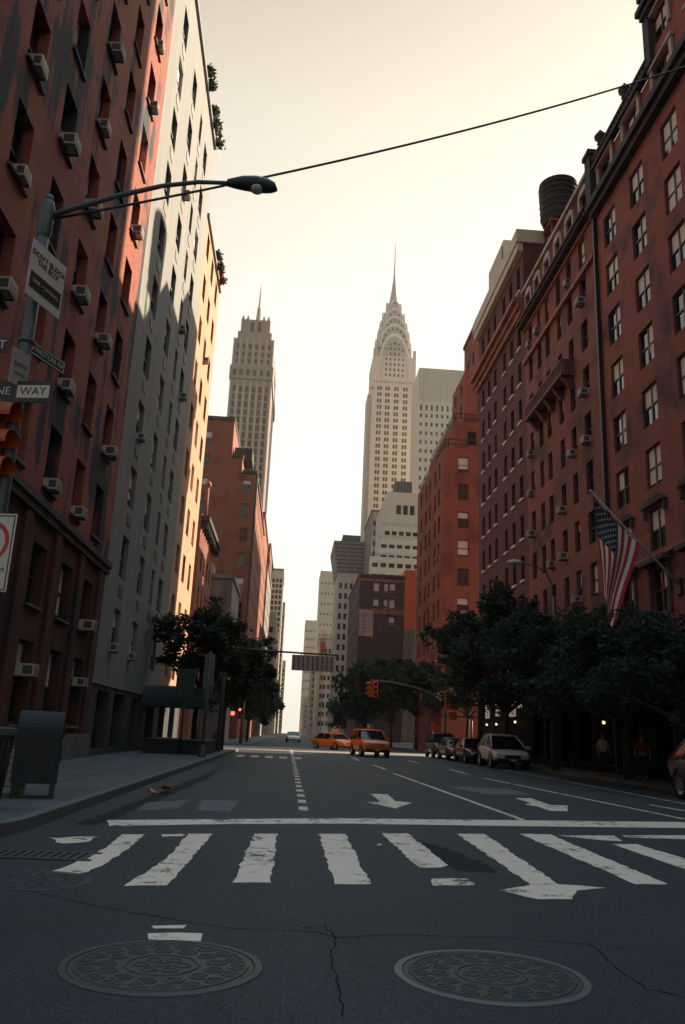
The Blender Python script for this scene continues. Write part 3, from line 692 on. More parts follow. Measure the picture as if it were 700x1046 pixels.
# stepped office tower on the left with spire
b = building('office_tower', 'tall stepped brick office tower with short spire above the left rooftops', (-29, 405, 0)); w = MB(); ws = []
block(w, ws, -39.2, -18.7, 380, 436, 0.14, 172, S=(span(-38.6,-19.3,6,1.75), rows_k(60,4.1,27,3.2)), E=(span(380,436,12,1.6), rows_k(60,4.1,27,2.6)), rec=0.5, recE=.06)
block(w, ws, -39.9, -18.0, 379, 437, 172.02, 179, S=(span(-39.2,-18.7,6,1.7), [(175.3,3.4)]), rec=0.5)
block(w, ws, -39.2, -18.7, 380, 436, 179.02, 194.5, S=(span(-38.6,-19.3,6,1.5), [(182,2.4),(186,2.4),(190.2,2.8)]), E=(span(380,436,12,1.6), [(182,2.4),(186,2.4),(190.2,2.8)]), rec=0.5, recE=.06)
block(w, ws, -37.6, -20.2, 382, 434, 194.52, 199.5)
block(w, ws, -36.4, -21.4, 383, 433, 199.52, 207, S=([(-30.6,1.8),(-26.9,1.8)], [(203,6.0)]), rec=0.8)
part('wall', w, M['rosestone'], b, True); windows(b, ws, 'thin', 'glassfar', 'frame_grey', 0)
c = MB()
for x in [-38.95+k*3.35 for k in range(7)]: c.box(x-.42, x+.42, 379.55, 379.98, 60, 171.5); c.box(x-.3,x+.3,379.6,379.98,179.1,194.5)
part('pier', c, M['beige'], b, True)
c = MB(); c.lathe([(1.9,0),(1.6,6),(1.2,13),(1.0,16),(0.6,16.2),(0.35,25),(0.05,31)], (-28.9, 400, 207), 10, smooth=False); part('spire', c, M['palestone'], b, True)
for x in (-35.5,-33,-24.8,-22.4): c = MB(); c.lathe([(.8,0),(.6,1.6),(.1,2.6)], (x,383.6,207), 8); part('finial', c, M['rosestone'], b, True)

SLAB_H = 62.0
# ------------------------------------------------------------------ right side buildings
# big dark red brick house nearest on the right
b = building('brick_apartment_house', 'dark red brick house nearest on the right, paired sashes, roofline with urns', (22, 25, 0))
w = MB(); ws = []
bc = [(34.35,1.45),(31.15,1.45),(27.85,1.45),(24.5,1.45),(21.2,1.45),(17.9,1.45),(14.6,1.45)]
br = [(9.95,1.75),(12.62,1.75),(15.35,1.75),(18.1,1.75),(20.85,1.75),(23.55,1.75),(26.25,1.75)]
block(w, ws, 14.5, 30, 11.5, 35.95, 5.9, 28.0, W=(bc, br+[(7.45,1.8)]), rec=0.16, roof=False)
block(w, ws, 14.5, 30, 28.9, 35.95, 28.02, 30.4, W=(bc[:2], [(29.45,1.55)]), rec=0.16)
block(w, ws, 14.48, 30, 11.5, 28.88, 28.02, 34.4, W=(bc[2:], [(29.45,1.55),(32.1,1.5)]), rec=0.16)
part('wall', w, M['redbrick'], b, True)
windows(b, ws, 'double', 'glass', 'frame_dark', 0.92, None, blindmin=0.5)
w = MB(); w2 = []
block(w, w2, 14.45, 30, 11.5, 35.95, 3.62, 5.88, W=([(x, 2.0) for x, _ in bc], [(4.7,1.6)]), rec=0.35, roof=False)
part('mezzanine', w, M['midbrick'], b, True)
w = MB(); block(w, w2, 14.45, 30, 11.5, 35.95, 0.14, 3.6, W=([(x, 2.0) for x, _ in bc], [(1.9,2.6)]), rec=0.35, roof=False)
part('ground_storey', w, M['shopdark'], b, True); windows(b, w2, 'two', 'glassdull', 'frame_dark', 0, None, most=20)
c = MB(); c.box(13.95, 14.5, 11.3, 36.1, 28.2, 28.55); c.box(14.15, 14.5, 11.3, 36.0, 27.85, 28.2); part('cornice', c, M['darktrim'], b, True)
c = MB(); c.box(14.2,14.5,11.5,35.93,5.55,5.95); c.box(14.3,14.5,11.5,35.93,8.72,8.9); part('stringcourse', c, M['terracotta'], b, True)
for y, _ in bc:
    c = MB()
    for z, h in ((7.45,1.8),(4.7,1.6)):
        c.box(14.40, 14.5, y-0.98, y-0.78, z-h/2-.1, z+h/2+.2); c.box(14.40, 14.5, y+0.78, y+0.98, z-h/2-.1, z+h/2+.2)
    c.box(14.1, 14.5, y-1.15, y+1.15, 8.48, 8.68)
    c.prism([(14.3,y-1.1,10.95),(14.3,y+1.1,10.95),(14.3,y+0.75,11.2),(14.3,y-.75,11.2)], (0.2,0,0)); c.box(14.36,14.5,y-1.0,y-.86,10.5,10.94); c.box(14.36,14.5,y+.86,y+1.0,10.5,10.94)
    part('window_surround', c, M['sootstone'], b, True)
for y, _ in bc:
    for zz in ((29.45,) if y > 29 else (29.45, 32.1)):
        c = MB()
        for q in (-.92,.92): c.box(14.36,14.47,y+q-.12,y+q+.12,zz-.85,zz+.85)
        c.box(14.3,14.47,y-1.12,y+1.12,zz+.85,zz+1.03); part('dormer_frame', c, M['palestone'], b, True)
c = MB(); c.box(14.15,14.5,28.9,36.0,30.42,30.6); c.box(14.2,14.4,28.9,35.95,31.0,31.14)
for k in range(23): y = 29.0+k*0.305; c.box(14.24,14.36,y,y+0.14,30.6,31.0)
part('balustrade', c, M['darktrim'], b, True)
c = MB(); c.box(13.95,14.48,11.3,29.1,33.5,33.8); c.box(14.1,14.48,11.4,29.0,33.2,33.5); c.box(14.25,14.47,28.5,29.05,30.6,33.2); c.box(14.1,14.6,28.4,29.15,34.43,35.0); part('upper_cornice', c, M['darktrim'], b, True)
for y, zz in ((34.45,31.14), (31.3,31.14), (27.8,34.42), (24.4,34.42)):
    c = MB(); c.lathe([(0.14,0),(0.2,.05),(0.1,.13),(0.3,.38),(0.32,.52),(0.18,.62),(0.2,.68),(0.1,.78),(0.04,.9),(0,.92)], (14.3,y,zz), 14); part('urn', c, M['darktrim'], b, True)
c = MB(); c.box(14.3, 14.52, 35.96, 36.12, 0.14, 28.1); part('downpipe', c, M['signblack'], b, True)
c = MB(); c.box(14.1,15.0,35.6,36.3,28.56,31.5); c.box(14.0,15.1,35.5,36.4,31.5,31.75); part('corner_pier', c, M['darktrim'], b, True)

# middle brown brick house with bracketed cornice and balcony
b = building('corniced_brick_house', 'brown red brick house with dark bracketed cornice and long balcony, right side middle', (22, 42, 0))
w = MB(); ws = []
mc = [(38.3,0.95),(40.4,0.75),(42.3,0.75),(44.5,0.75),(46.1,0.75),(48.0,0.8)]
mr = rows_k(3.9, 2.63, 9, 1.65)
block(w, ws, 14.5, 30, 36.14, 49.3, 5.0, 26.05, W=(mc, mr), roof=False)
block(w, ws, 14.5, 30, 36.14, 49.3, 26.07, 28.5, W=(mc, [(27.25,1.7)]), roof=False)
block(w, ws, 14.55, 30, 36.14, 49.3, 28.52, 31.3, W=([(y,.95) for y in (37.6,39.9,42.0,44.1,46.2,48.2)], [(29.85,1.4)]))
part('wall', w, M['midbrick'], b, True); windows(b, ws, blindp=0.35, glass='glassdull')
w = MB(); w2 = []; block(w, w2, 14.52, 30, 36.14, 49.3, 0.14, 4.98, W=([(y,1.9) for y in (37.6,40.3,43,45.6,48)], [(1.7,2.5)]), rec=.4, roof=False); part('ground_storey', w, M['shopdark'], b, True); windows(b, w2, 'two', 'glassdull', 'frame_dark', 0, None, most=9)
c = MB(); c.box(14.3,14.5,36.3,49.3,25.75,26.05); part('stringcourse', c, M['terracotta'], b, True)
c = MB(); c.box(14.36,14.5,36.3,49.3,28.15,28.32); part('frieze', c, M['terracotta'], b, True)
c = MB(); c.box(13.9,14.54,36.2,49.4,28.62,28.8)
for k in range(42): y = 36.45+k*0.31; c.box(14.0,14.5,y,y+0.16,28.34,28.61)
part('cornice', c, M['sootstone'], b, True)
for y in (37.6,39.9,42.0,44.1,46.2,48.2):
    c = MB(); c.box(14.42,14.55,y-.72,y-.5,29.1,30.56); c.box(14.42,14.55,y+.5,y+.72,29.1,30.56)
    c.prism([(14.4,y+.72*cos(pi*k/8),30.56+.42*sin(pi*k/8)) for k in range(9)], (.17,0,0)); part('window_surround', c, M['palestone'], b, True)
c = MB(); c.box(14.3,14.55,36.2,49.3,31.12,31.36); part('coping', c, M['palestone'], b, True)
c = MB(); c.box(13.75,14.5,40.0,47.2,20.8,21.0); c.box(13.75,13.9,40.0,47.2,21.6,21.75)
for k in range(24): y = 40.1+k*0.3; c.box(13.77,13.88,y,y+.13,21.0,21.6)
c.box(13.92,14.5,40.0,40.12,21.0,21.75); c.box(13.92,14.5,47.08,47.2,21.0,21.75)
for k in range(5): y = 40.2+k*1.6; c.prism([(14.5,y,20.8),(13.85,y,20.8),(14.3,y,20.2),(14.5,y,20.1)], (0,.28,0))
part('balcony', c, M['balcony'], b, True)
GR = 'window air conditioners on the brown brick house on the right'
MC = ['column beside the downpipe', 'second column from the downpipe', 'third column from the downpipe', 'fourth column from the downpipe', 'fifth column from the downpipe', 'column farthest from the downpipe']
for ci, z, row in ((0,mr[6][0],'level with the balcony'),(0,mr[5][0],'first row under the balcony'),(1,mr[5][0],'first row under the balcony'),(2,mr[4][0],'second row under the balcony'),(2,mr[3][0],'third row under the balcony'),(3,mr[3][0],'third row under the balcony'),
                (5,mr[6][0],'level with the balcony'),(5,mr[5][0],'first row under the balcony'),(5,mr[4][0],'second row under the balcony'),(5,mr[2][0],'fourth row under the balcony'),(1,mr[2][0],'fourth row under the balcony'),(1,27.35,'just below the cornice'),(4,27.35,'just below the cornice'),(5,27.35,'just below the cornice'),(0,mr[8][0],'just above the balcony')):
    ac(14.5, mc[ci][0], z-.82, -pi/2, 'air conditioner on brown brick house, %s, %s' % (MC[ci], row), GR, 0.85)

# water tank on its roof
t = thing('water_tank', 'dark wooden rooftop water tank on steel legs above the right cornices', 'water tank', (16.7, 48.0, 31.3))
c = MB(); c.lathe([(1.1,4.6),(1.2,4.9),(1.27,7.6),(1.32,7.7),(1.32,7.78)], (0,0,0), 32, smooth=False); c.lathe([(1.3,7.78),(0.0,8.3)], (0,0,0), 32); c.lathe([(0,4.6),(1.1,4.6)], (0,0,0), 32); part('tank', c, M['wood'], t)
c = MB()
for z in (5.1,5.6,6.1,6.6,7.0,7.4): c.lathe([(1.2+.03*(z-4.9),z),(1.285+.03*(z-4.9),z+.02),(1.285+.03*(z-4.9),z+.07),(1.2+.03*(z-4.9),z+.09)], (0,0,0), 32)
part('hoop', c, M['darkmetal'], t)
for sx in (-.75,.75):
    for sy in (-.75,.75): c = MB(); c.tube([(sx,sy,0.003),(sx,sy,4.6)], 0.09, seg=6); part('leg', c, M['darkmetal'], t)
c = MB(); c.tube([(-.75,-.75,0.4),(.75,-.75,4.0)], .04); c.tube([(.75,-.75,0.4),(-.75,-.75,4.0)], .04); c.tube([(-.75,-.75,0.4),(-.75,.75,4.0)], .04); c.box(-.9,.9,-.9,.9,4.4,4.598); part('brace', c, M['rustred'], t)
t = thing('roof_shed', 'pale little roof shed with sloping top beside the water tank legs', 'roof shed', (15.5, 46.2, 31.303))
c = MB(); c.prism([(-.5,-1.6,0),(.9,-1.6,0),(.9,-1.6,2.0),(-.5,-1.6,1.3)], (0,3.0,0)); part('wall', c, M['palestone'], t); c = MB(); c.box(-.53,-.505,-.6,.2,.1,1.0); part('hatch', c, M['darkmetal'], t)

# dark maroon tower with pale sill dashes
b = building('maroon_brick_building', 'dark maroon brick building with rows of white sills and pinkish cornice', (22, 56, 0))
w = MB(); ws = []
tc = [(50.6,.8),(52.6,.8),(54.6,.8),(57.4,.8),(59.4,.8),(61.4,.8)]
block(w, ws, 14.5, 32, 49.34, 63.0, 5.2, 29.9, W=(tc, rows_k(6.72,2.72,9,1.6)), roof=False)
block(w, ws, 14.5, 32, 49.34, 63.0, 31.0, 35.2, W=(tc, [(33.0,1.9)]), roof=False)
block(w, ws, 14.5, 32, 49.34, 63.0, 29.92, 30.98, roof=False)
part('wall', w, M['towerbrick'], b, True); windows(b, ws, 'sash', 'glassdull', 'frame_dark', 0.15, 'sillwhite')
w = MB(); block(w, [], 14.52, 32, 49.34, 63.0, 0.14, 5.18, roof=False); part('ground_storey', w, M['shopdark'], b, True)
c = MB(); c.box(13.75,14.5,49.3,63.1,30.6,30.95); c.box(14.05,14.5,49.3,63.1,30.2,30.6); c.box(14.25,14.5,49.3,63.1,29.75,30.2); part('cornice', c, M['terracotta'], b, True)
c = MB(); c.box(14.0,32,49.1,63.2,35.22,36.2); c.box(14.1,14.5,49.3,63.1,34.6,35.2); part('parapet', c, M['whitestone'], b, True)
c = MB(); c.box(14.9,18.2,56.0,61.0,36.203,40.0); part('penthouse', c, M['whitestone'], b, True)
c = MB(); c.tube([(14.4,54.5,36.203),(14.4,54.5,38.6)],.05); part('aerial', c, M['darkmetal'], b, True)

# unseen slab added behind the right row so that its shade falls across the left facades
b = building('shade_slab', 'tall plain brick slab added unseen behind the right hand row for shade', (34, 20, 0)); w = MB(); ws = []
block(w, ws, 32.2, 48, -20, 51.7, 0.14, SLAB_H, S=(span(32.2,48,5,1.3), rows_k(6,3.1,16,1.7)), Nn=(span(32.2,48,5,1.3), rows_k(6,3.1,16,1.7)))
part('wall', w, M['midbrick'], b, True)

# orange red corner building beyond the cross street
b = building('orange_brick_building', 'orange red brick corner building with stepped roof, beyond the right cross street', (20, 86, 0))
w = MB(); ws = []
oc = [(16.55,1.15),(18.75,1.15),(21,1.15)]; orr = rows_k(5.2,2.95,9,1.75)
block(w, ws, 14.5, 23.6, 79.0, 96.5, 0.14, 30.6, S=(oc, orr), W=([(81.5,1.3),(84,1.3),(87.5,1.3),(90,1.3),(93.5,1.3)], orr))
block(w, ws, 15.7, 23.5, 80.6, 95.5, 30.62, 34.2, S=([(17.8,1.0),(20,1.0)], [(32.4,1.5)]), W=([(83,.9),(87,.9),(91,.9)], [(32.4,1.5)]))
block(w, ws, 17.1, 23.4, 81.0, 88.0, 34.22, 40.4, S=([(19,1.0),(21,1.0)], [(36.4,1.5),(38.8,1.3)]), W=([(83,.9),(86,.9)], [(36.4,1.5),(38.8,1.3)]))
block(w, ws, 18.7, 23.3, 81.5, 89.0, 40.42, 47.0, W=([(84,.9),(87,.9)], [(43.4,1.6)]))
part('wall', w, M['orangebrick'], b, True); windows(b, ws, 'sash', 'glass', 'frame_dark', 0.5, None, blindmin=0.4)
def railing(mb, x0, x1, y0, y1, z, h=1.0):
    for a, bq in (((x0,y0),(x1,y0)),((x0,y0),(x0,y1))):
        for zz in (z+h, z+h*.5): mb.tube([(a[0],a[1],zz),(bq[0],bq[1],zz)], .05, seg=4)
        n = int(max(abs(a[0]-bq[0]),abs(a[1]-bq[1]))/1.0)
        for k in range(n+1): t = k/n; mb.tube([(a[0]+(bq[0]-a[0])*t,a[1]+(bq[1]-a[1])*t,z),(a[0]+(bq[0]-a[0])*t,a[1]+(bq[1]-a[1])*t,z+h)], .035, seg=4)
c = MB(); railing(c, 14.7, 23.4, 79.2, 96, 30.62); railing(c, 15.9, 23.3, 80.8, 95, 34.25); part('railing', c, M['darkmetal'], b, True)
c = MB(); c.box(18.55,23.45,81.35,89.15,47.003,47.4); part('coping', c, M['terracotta'], b, True)
ac(17.0-.45, 79.0, orr[3][0]-.87, 0, 'air conditioner on orange red brick building, south face, fourth row up', 'window air conditioners on the orange red corner building')
ac(14.5, 81.5, orr[5][0]-.87, -pi/2, 'air conditioner on orange red brick building, shaded street face, upper', 'window air conditioners on the orange red corner building')
ac(14.5, 81.5, orr[2][0]-.87, -pi/2, 'air conditioner on orange red brick building, shaded street face, lower', 'window air conditioners on the orange red corner building')

b = building('shade_block', 'tall brown brick block added unseen behind the orange corner building for shade', (41, 148, 0)); w = MB(); ws = []  # unseen block added to shade the street face of the stepped brick building
block(w, ws, 32, 50, 118, 178, 0.14, 56, S=(span(32,50,6,1.3), rows_k(6,3.2,15,1.7)), W=(span(118,178,16,1.3), rows_k(6,3.2,15,1.7)))
part('wall', w, M['midbrick'], b, True)

# grey brick block with orange end wall and banner
b = building('banded_grey_building', 'grey brick block with salmon bands and orange end wall, bearing a pale banner', (20, 195, 0)); w = MB(); ws = []
block(w, ws, 14.2, 24.4, 180, 214, 0.14, 36.0, S=([(18.0,1.2),(20.2,.8),(21.6,1.2)], [(30.2,2.2),(32.9-5.4,.0001),(34.0-.4,2.0)] if False else [(29.9,2.0),(33.6,2.0),(26.2,1.6)], lambda i, j: j == 2 and i < 2), W=(span(180,214,7,1.3), rows_k(6,3.4,9,1.9)))
part('wall', w, M['greybrick'], b, True); windows(b, ws, 'sash', 'glass', 'frame_white', 1.0, 'palestone', blindmin=.75)
c = MB(); c.box(14.15,24.35,179.8,180,34.9,35.5); c.box(14.15,24.35,179.8,180,27.6,28.6); part('band', c, M['terracotta'], b, True)
c = MB(); c.box(14.0,24.6,179.7,214.2,36.003,36.5); part('coping', c, M['sootstone'], b, True)
c = MB(); c.box(24.42,27.0,179.9,214,24.5,38.0); part('end_wall', c, M['paleorange'], b, True)
c = MB(); c.box(24.42,27.0,179.9,214,0.14,24.49); part('lower_wall', c, M['greystone'], b, True)
t = thing('wall_banner', 'tall pale banner with faint lettering on the grey brick block', 'banner', (15.9, 179.7, 26.4))
c = MB(); c.box(-1.6,1.6,-.08,0,-3.9,2.0); part('cloth', c, M['palestone'], t)
c = MB()
for k, (a, bb) in enumerate(((-.9,.9),(-.7,.7),(-.8,.8),(-.6,.6))): c.box(a,bb,-.09,-.081,-.8-k*.7,-.62-k*.7)
for x in (-1.1,-.65,-.2,.25,.7): c.box(x,x+.12,-.09,-.081,.3,1.0); c.box(x+.2,x+.3,-.09,-.081,.3,1.0)
part('lettering', c, M['greystone'], t)

# white stepped building
b = building('white_stepped_building', 'pale stepped building with roof box and three dark openings, before the spired tower', (33, 265, 0)); w = MB(); ws = []
block(w, ws, 27.6, 42, 250, 285, 0.14, 77.6, S=([(31.4,1.6),(33.6,1.6),(35.8,1.6)], [(71.8,3.2)]), rec=.6)
block(w, ws, 26.2, 42, 248, 249.98, 0.14, 65.5, S=(span(26.6,40,6,1.6), [(63.4,1.4),(59.8,1.4)]), rec=.4)
block(w, ws, 25.0, 42, 245, 247.98, 0.14, 60.5, S=(span(25.2,40,6,1.8), [(58.4,1.2),(55.0,1.4)]), rec=.4)
block(w, ws, 22.0, 42, 241, 244.98, 0.14, 54, S=(span(22.2,40,7,1.8), [(51.5,1.4),(48,1.4),(44.5,1.4)]), rec=.4)
part('wall', w, M['whitestone'], b, True); windows(b, ws, 'thin', 'glassfar', 'frame_grey', 0)
c = MB(); c.box(30.3,35.8,252,258,77.61,82.0); part('roof_box', c, M['darktrim'], b, True)
c = MB()
for x0, x1, y, z in ((26.2,42,248.1,65.5),(25,42,245.1,60.5),(22,42,241.1,54)): railing(c, x0, x1, y, y+1.5, z, 1.2)
part('railing', c, M['frame_grey'], b, True)
simple('dark_pinnacle_building', 'thin dark grey stone pinnacle left of the white stepped building', 27.4, 32, 300, 330, 84.5, 'greystone', S=(span(27.4,32,2,1.0), rows_k(60,4,6,2)), cap='darktrim', fm='frame_dark')

# flared modern building
b = building('flared_tower', 'grey slab with outward flared striped top at the right edge of the sky gap', (20.5, 345, 0)); w = MB(); ws = []
block(w, ws, 17.0, 30, 331, 360, 0.14, 66, S=(span(17.2,26,4,1.2), rows_k(6,4.2,14,2.4)), W=(span(331,360,6,1.6), rows_k(6,4.2,14,2.4)), rec=.4)
part('wall', w, M['whitestone'], b, True); windows(b, ws, 'thin', 'glassfar', 'frame_grey', 0)
c = MB(); lo = [(16.8,330.8,66.02),(30,330.8,66.02),(30,360,66.02),(16.8,360,66.02)]; hi = [(14.6,328.5,79),(30,328.5,79),(30,361,79),(14.6,361,79)]
for i in range(4): j = (i+1) % 4; c.poly([lo[i],lo[j],hi[j],hi[i]])
c.poly(hi); c.poly(list(reversed(lo))); part('flared_top', c, M['greystone'], b, True)
c = MB()
for k in range(8):
    t = k/8; x = 16.8-2.2*t; yq = 330.8-2.3*t; z = 66.4+12.6*t; c.box(x-.12, 30, yq-.15, yq+.3, z, z+.55)
part('stripe', c, M['darktrim'], b, True)
c = MB(); c.box(18.5,26,334,350,79.01,83); part('roof_box', c, M['darktrim'], b, True)

simple('cream_office_building', 'narrow cream building with paired dark windows just left of the right hand trees', 13.0, 21.0, 400, 440, 46, 'whitestone', S=([(14.6,1.1),(16.2,1.1),(18.2,1.1),(19.8,1.1)], rows_k(6,4.3,9,2.2)), cap='palestone', glass='glass', fm='frame_dark')
simple('dark_stone_building', 'dim grey building strip left of the narrow cream building', 12.6, 22, 500, 560, 40, 'greystone', S=(span(12.6,22,5,1.2), rows_k(6,3.8,9,2)))
simple('dark_stone_building', 'small dim grey block farther down, lowest on the right of the sky gap', 11.6, 24, 640, 720, 27, 'greystone', S=(span(11.6,24,5,1.4), rows_k(6,3.8,5,2)))
simple('tan_slab', 'plain tan slab tower at the right of the sky gap, taller of two', 20.6, 46, 700, 740, 139, 'tan', S=(span(21,45,8,1.2), rows_k(20,9,13,2)))
simple('tan_slab', 'plain tan slab tower at the right of the sky gap, lower of two', 12.6, 32, 900, 950, 122, 'tan', S=(span(13,31.5,7,1.4), rows_k(20,9,11,2)))
t = thing('construction_hoist', 'red construction hoist mast standing above the narrow cream building', 'hoist', (14.6, 398, 0))
c = MB()
for x in (-.7,.7):
    for yq in (-.7,.7): c.tube([(x,yq,.14),(x,yq,50)], .16, seg=4)
for k in range(24): z = .5+k*2; c.tube([(-.7,-.7,z),(.7,-.7,z+2)], .1, seg=4); c.tube([(.7,-.7,z),(.7,-.7,z+.1)], .1, seg=4)
part('mast', c, M['rustred'], t)
c = MB(); c.box(-1.3,1.3,-1.2,1.2,40,44.5); part('cage', c, M['rustred'], t)

# white slab right of the art deco tower
b = building('white_office_slab', 'broad white office slab with a windowless ribbed top, right of the art deco spire', (76, 425, 0)); w = MB(); ws = []
xs = [60.9+k*2.85 for k in range(9)]
block(w, ws, 59.5, 96, 400, 428, 0.14, 194.5, S=([(x,1.25) for x in xs], rows_k(112,5.0,12,2.3)+[(171.5,3.4)]), rec=.6)
part('wall', w, M['whitestone'], b, True); windows(b, ws, 'thin', 'glassfar', 'frame_dark', 0)
c = MB()
for k in range(22): x = 59.8+k*1.65; c.box(x, x+.5, 399.7, 399.995, 175.5, 194.4)
part('rib', c, M['beige'], b, True)

# art deco tower with terraced crown
CX, CY, HW = 52.9, 474.0, 13.4
b = building('art_deco_tower', 'white art deco skyscraper with terraced sunburst crown and needle spire', (CX, CY, 0)); w = MB(); ws = []
S_rows = rows_k(95,4.35,31,2.2)
scols = [CX-9.6,CX-8.0,CX-4.6,CX-3.0,CX+1.0-0.2,CX+2.4,CX+6.4,CX+8.0]
block(w, ws, CX-HW, CX+HW, CY-HW, CY+HW, 0.14, 230, S=([(x,1.25) for x in scols], rows_k(95,4.2,28,2.7)), W=([(CY-9+k*3,1.2) for k in range(7)], rows_k(95,4.35,25,2.2)), rec=.5)
block(w, ws, CX-15.6, CX-HW-.02, CY-8, CY+8, 0.14, 206, W=([(CY-6+k*3,1.2) for k in range(5)], rows_k(95,4.35,24,2.2)), rec=.5)
part('wall', w, M['chrysler'], b, True)
# arched faces
def arch(hw, z0, z1, n=20):
    return [(hw*cos(pi*k/n), z0+(z1-z0)*(sin(pi*k/n)**0.85)) for k in range(n+1)]
tiers = [(10.6,213,247,11.2),(9.2,238,254,9.8),(7.9,245,260.6,8.5),(6.4,252,267,7.0),(4.2,259.5,274.5,4.8)]
c = MB()
for hw, z0, z1, d in tiers:
    a = arch(hw, z0, z1)
    c.prism([(CX+x, CY-d, z) for x, z in a], (0, 2*d, 0)); c.prism([(CX-d, CY+x, z) for x, z in a], (2*d, 0, 0))
part('crown', c, M['steel'], b, True, fix=True)
c = MB()
for hw, z0, z1, d in tiers:
    for rr in (0.985,):
        a = [(x*1.02, z+.35) for x, z in arch(hw, z0, z1, 24)]; i_ = [(x*.93, z0+(z-z0)*.95) for x, z in arch(hw, z0, z1, 24)]
        for k in range(24):
            for ax in 'sw':
                T = (lambda p, dd: (CX+p[0], CY-d-dd, p[1])) if ax == 's' else (lambda p, dd: (CX-d-dd, CY-p[0], p[1]))
                c.poly([T(i_[k],.25),T(a[k],.25),T(a[k+1],.25),T(i_[k+1],.25)]); c.poly([T(a[k],.25),T(a[k],-.3),T(a[k+1],-.3),T(a[k+1],.25)]); c.poly([T(i_[k],.25),T(i_[k+1],.25),T(i_[k+1],-.05),T(i_[k],-.05)])
part('arch_rim', c, M['archrim'], b, True)
cnt = 0
for hw, z0, z1, d in tiers:
    n = max(3, int(hw*0.9))
    for k in range(n):
        a = pi*(k+.7)/(n+.4); x, z = hw*.80*cos(a), z0+(z1-z0)*.83*(sin(a)**.85)
        if z < z0+3: continue
        s = .40+hw*.055
        for ax in 'sw':
            c = MB(); T = (lambda u, q, dd: (CX+u, CY-d-dd, q)) if ax == 's' else (lambda u, q, dd: (CX-d-dd, CY-u, q))
            rx, rz = cos(a), sin(a); tx, tz = -rz, rx
            p = [(x+rx*s*1.5, z+rz*s*1.5),(x-rx*s+tx*s, z-rz*s+tz*s),(x-rx*s-tx*s, z-rz*s-tz*s)]
            c.prism([T(q[0],q[1],.12) for q in p], (0,.1,0) if ax == 's' else (.1,0,0)); part('triangular_window', c, M['glassfar'], b, True, fix=True)
c = MB()      # windows inside the big lower arch
for k in range(5):
    for r in range(7):
        x = -5.2+k*2.6; z = 216.5+r*3.6
        if abs(x)/7.6 > (1-((z-213)/28)**2)**.5 - .12: continue
        c.box(CX+x-.55, CX+x+.55, CY-13.42, CY-13.35, z, z+1.9)
part('arch_window', c, M['glassfar'], b, True); tag(b.children[-1], kind='stuff')
# inner arch rim over the shaft
c = MB(); a = arch(8.2, 214, 241, 24); i_ = [(x*.94, z-.9) for x, z in a]
for k in range(24): c.poly([(CX+i_[k][0],CY-13.65,i_[k][1]),(CX+a[k][0],CY-13.65,a[k][1]),(CX+a[k+1][0],CY-13.65,a[k+1][1]),(CX+i_[k+1][0],CY-13.65,i_[k+1][1])])
c.box(CX-12.6,CX+12.6,CY-13.9,CY-13.42,212.0,213.2); part('arch_band', c, M['palestone'], b, True)
c = MB(); c.lathe([(3.8,268),(3.2,274),(2.5,279),(1.8,284),(1.3,288.5),(0.9,293),(0.62,298),(0.5,303),(0.4,311),(0.2,319.5)], (CX,CY,0), 12); part('spire', c, M['steel'], b, True)
c = MB()
for sx in (-1,1): c.box(CX+sx*HW-1.3,CX+sx*HW+1.3,CY-HW-1.6,CY-HW+.9,207.5,209.3); c.box(CX+sx*(HW-.9)-.85,CX+sx*(HW-.9)+.85,CY-HW+.1,CY-HW+1.9,230.02,235)
part('corner_ornament', c, M['steel'], b, True)
windows(b, ws, 'thin', 'glassfar', 'frame_grey', 0)

# ------------------------------------------------------------------ lettering
def letters(name, body, size, mat, parent, loc, rz, thick=0.004, rx=pi/2):
    cu = bpy.data.curves.new(name, 'FONT'); cu.body = body; cu.size = size; cu.align_x = 'CENTER'; cu.align_y = 'CENTER'; cu.extrude = thick; cu.space_line = 0.9
    tmp = bpy.data.objects.new(name, cu); COL.objects.link(tmp); bpy.context.view_layer.update()
    me = bpy.data.meshes.new_from_object(tmp.evaluated_get(bpy.context.evaluated_depsgraph_get())); bpy.data.objects.remove(tmp); bpy.data.curves.remove(cu)
    me.materials.clear(); me.materials.append(M[mat]); o = link(name, me, parent, loc); o.rotation_euler = (rx, 0, rz); return o
def signplate(name, label, w, h, mats, loc, rz, t=0.012, border=None, group=None):
    """plate facing local -y"""
    o = thing(name, label, 'sign', loc, rz, group)
    c = MB(); c.box(-w/2, w/2, 0, t, -h/2, h/2); bevel(part('panel', c, M[mats], o), 0.006, 2)
    if border:
        c = MB(); e = 0.02; q = .014
        for a in ((-w/2+e, w/2-e, h/2-e-q, h/2-e), (-w/2+e, w/2-e, -h/2+e, -h/2+e+q), (-w/2+e, -w/2+e+q, -h/2+e+q, h/2-e-q), (w/2-e-q, w/2-e, -h/2+e+q, h/2-e-q)): c.box(a[0], a[1], -.003, -.0005, a[2], a[3])
        part('border', c, M[border], o)
    return o
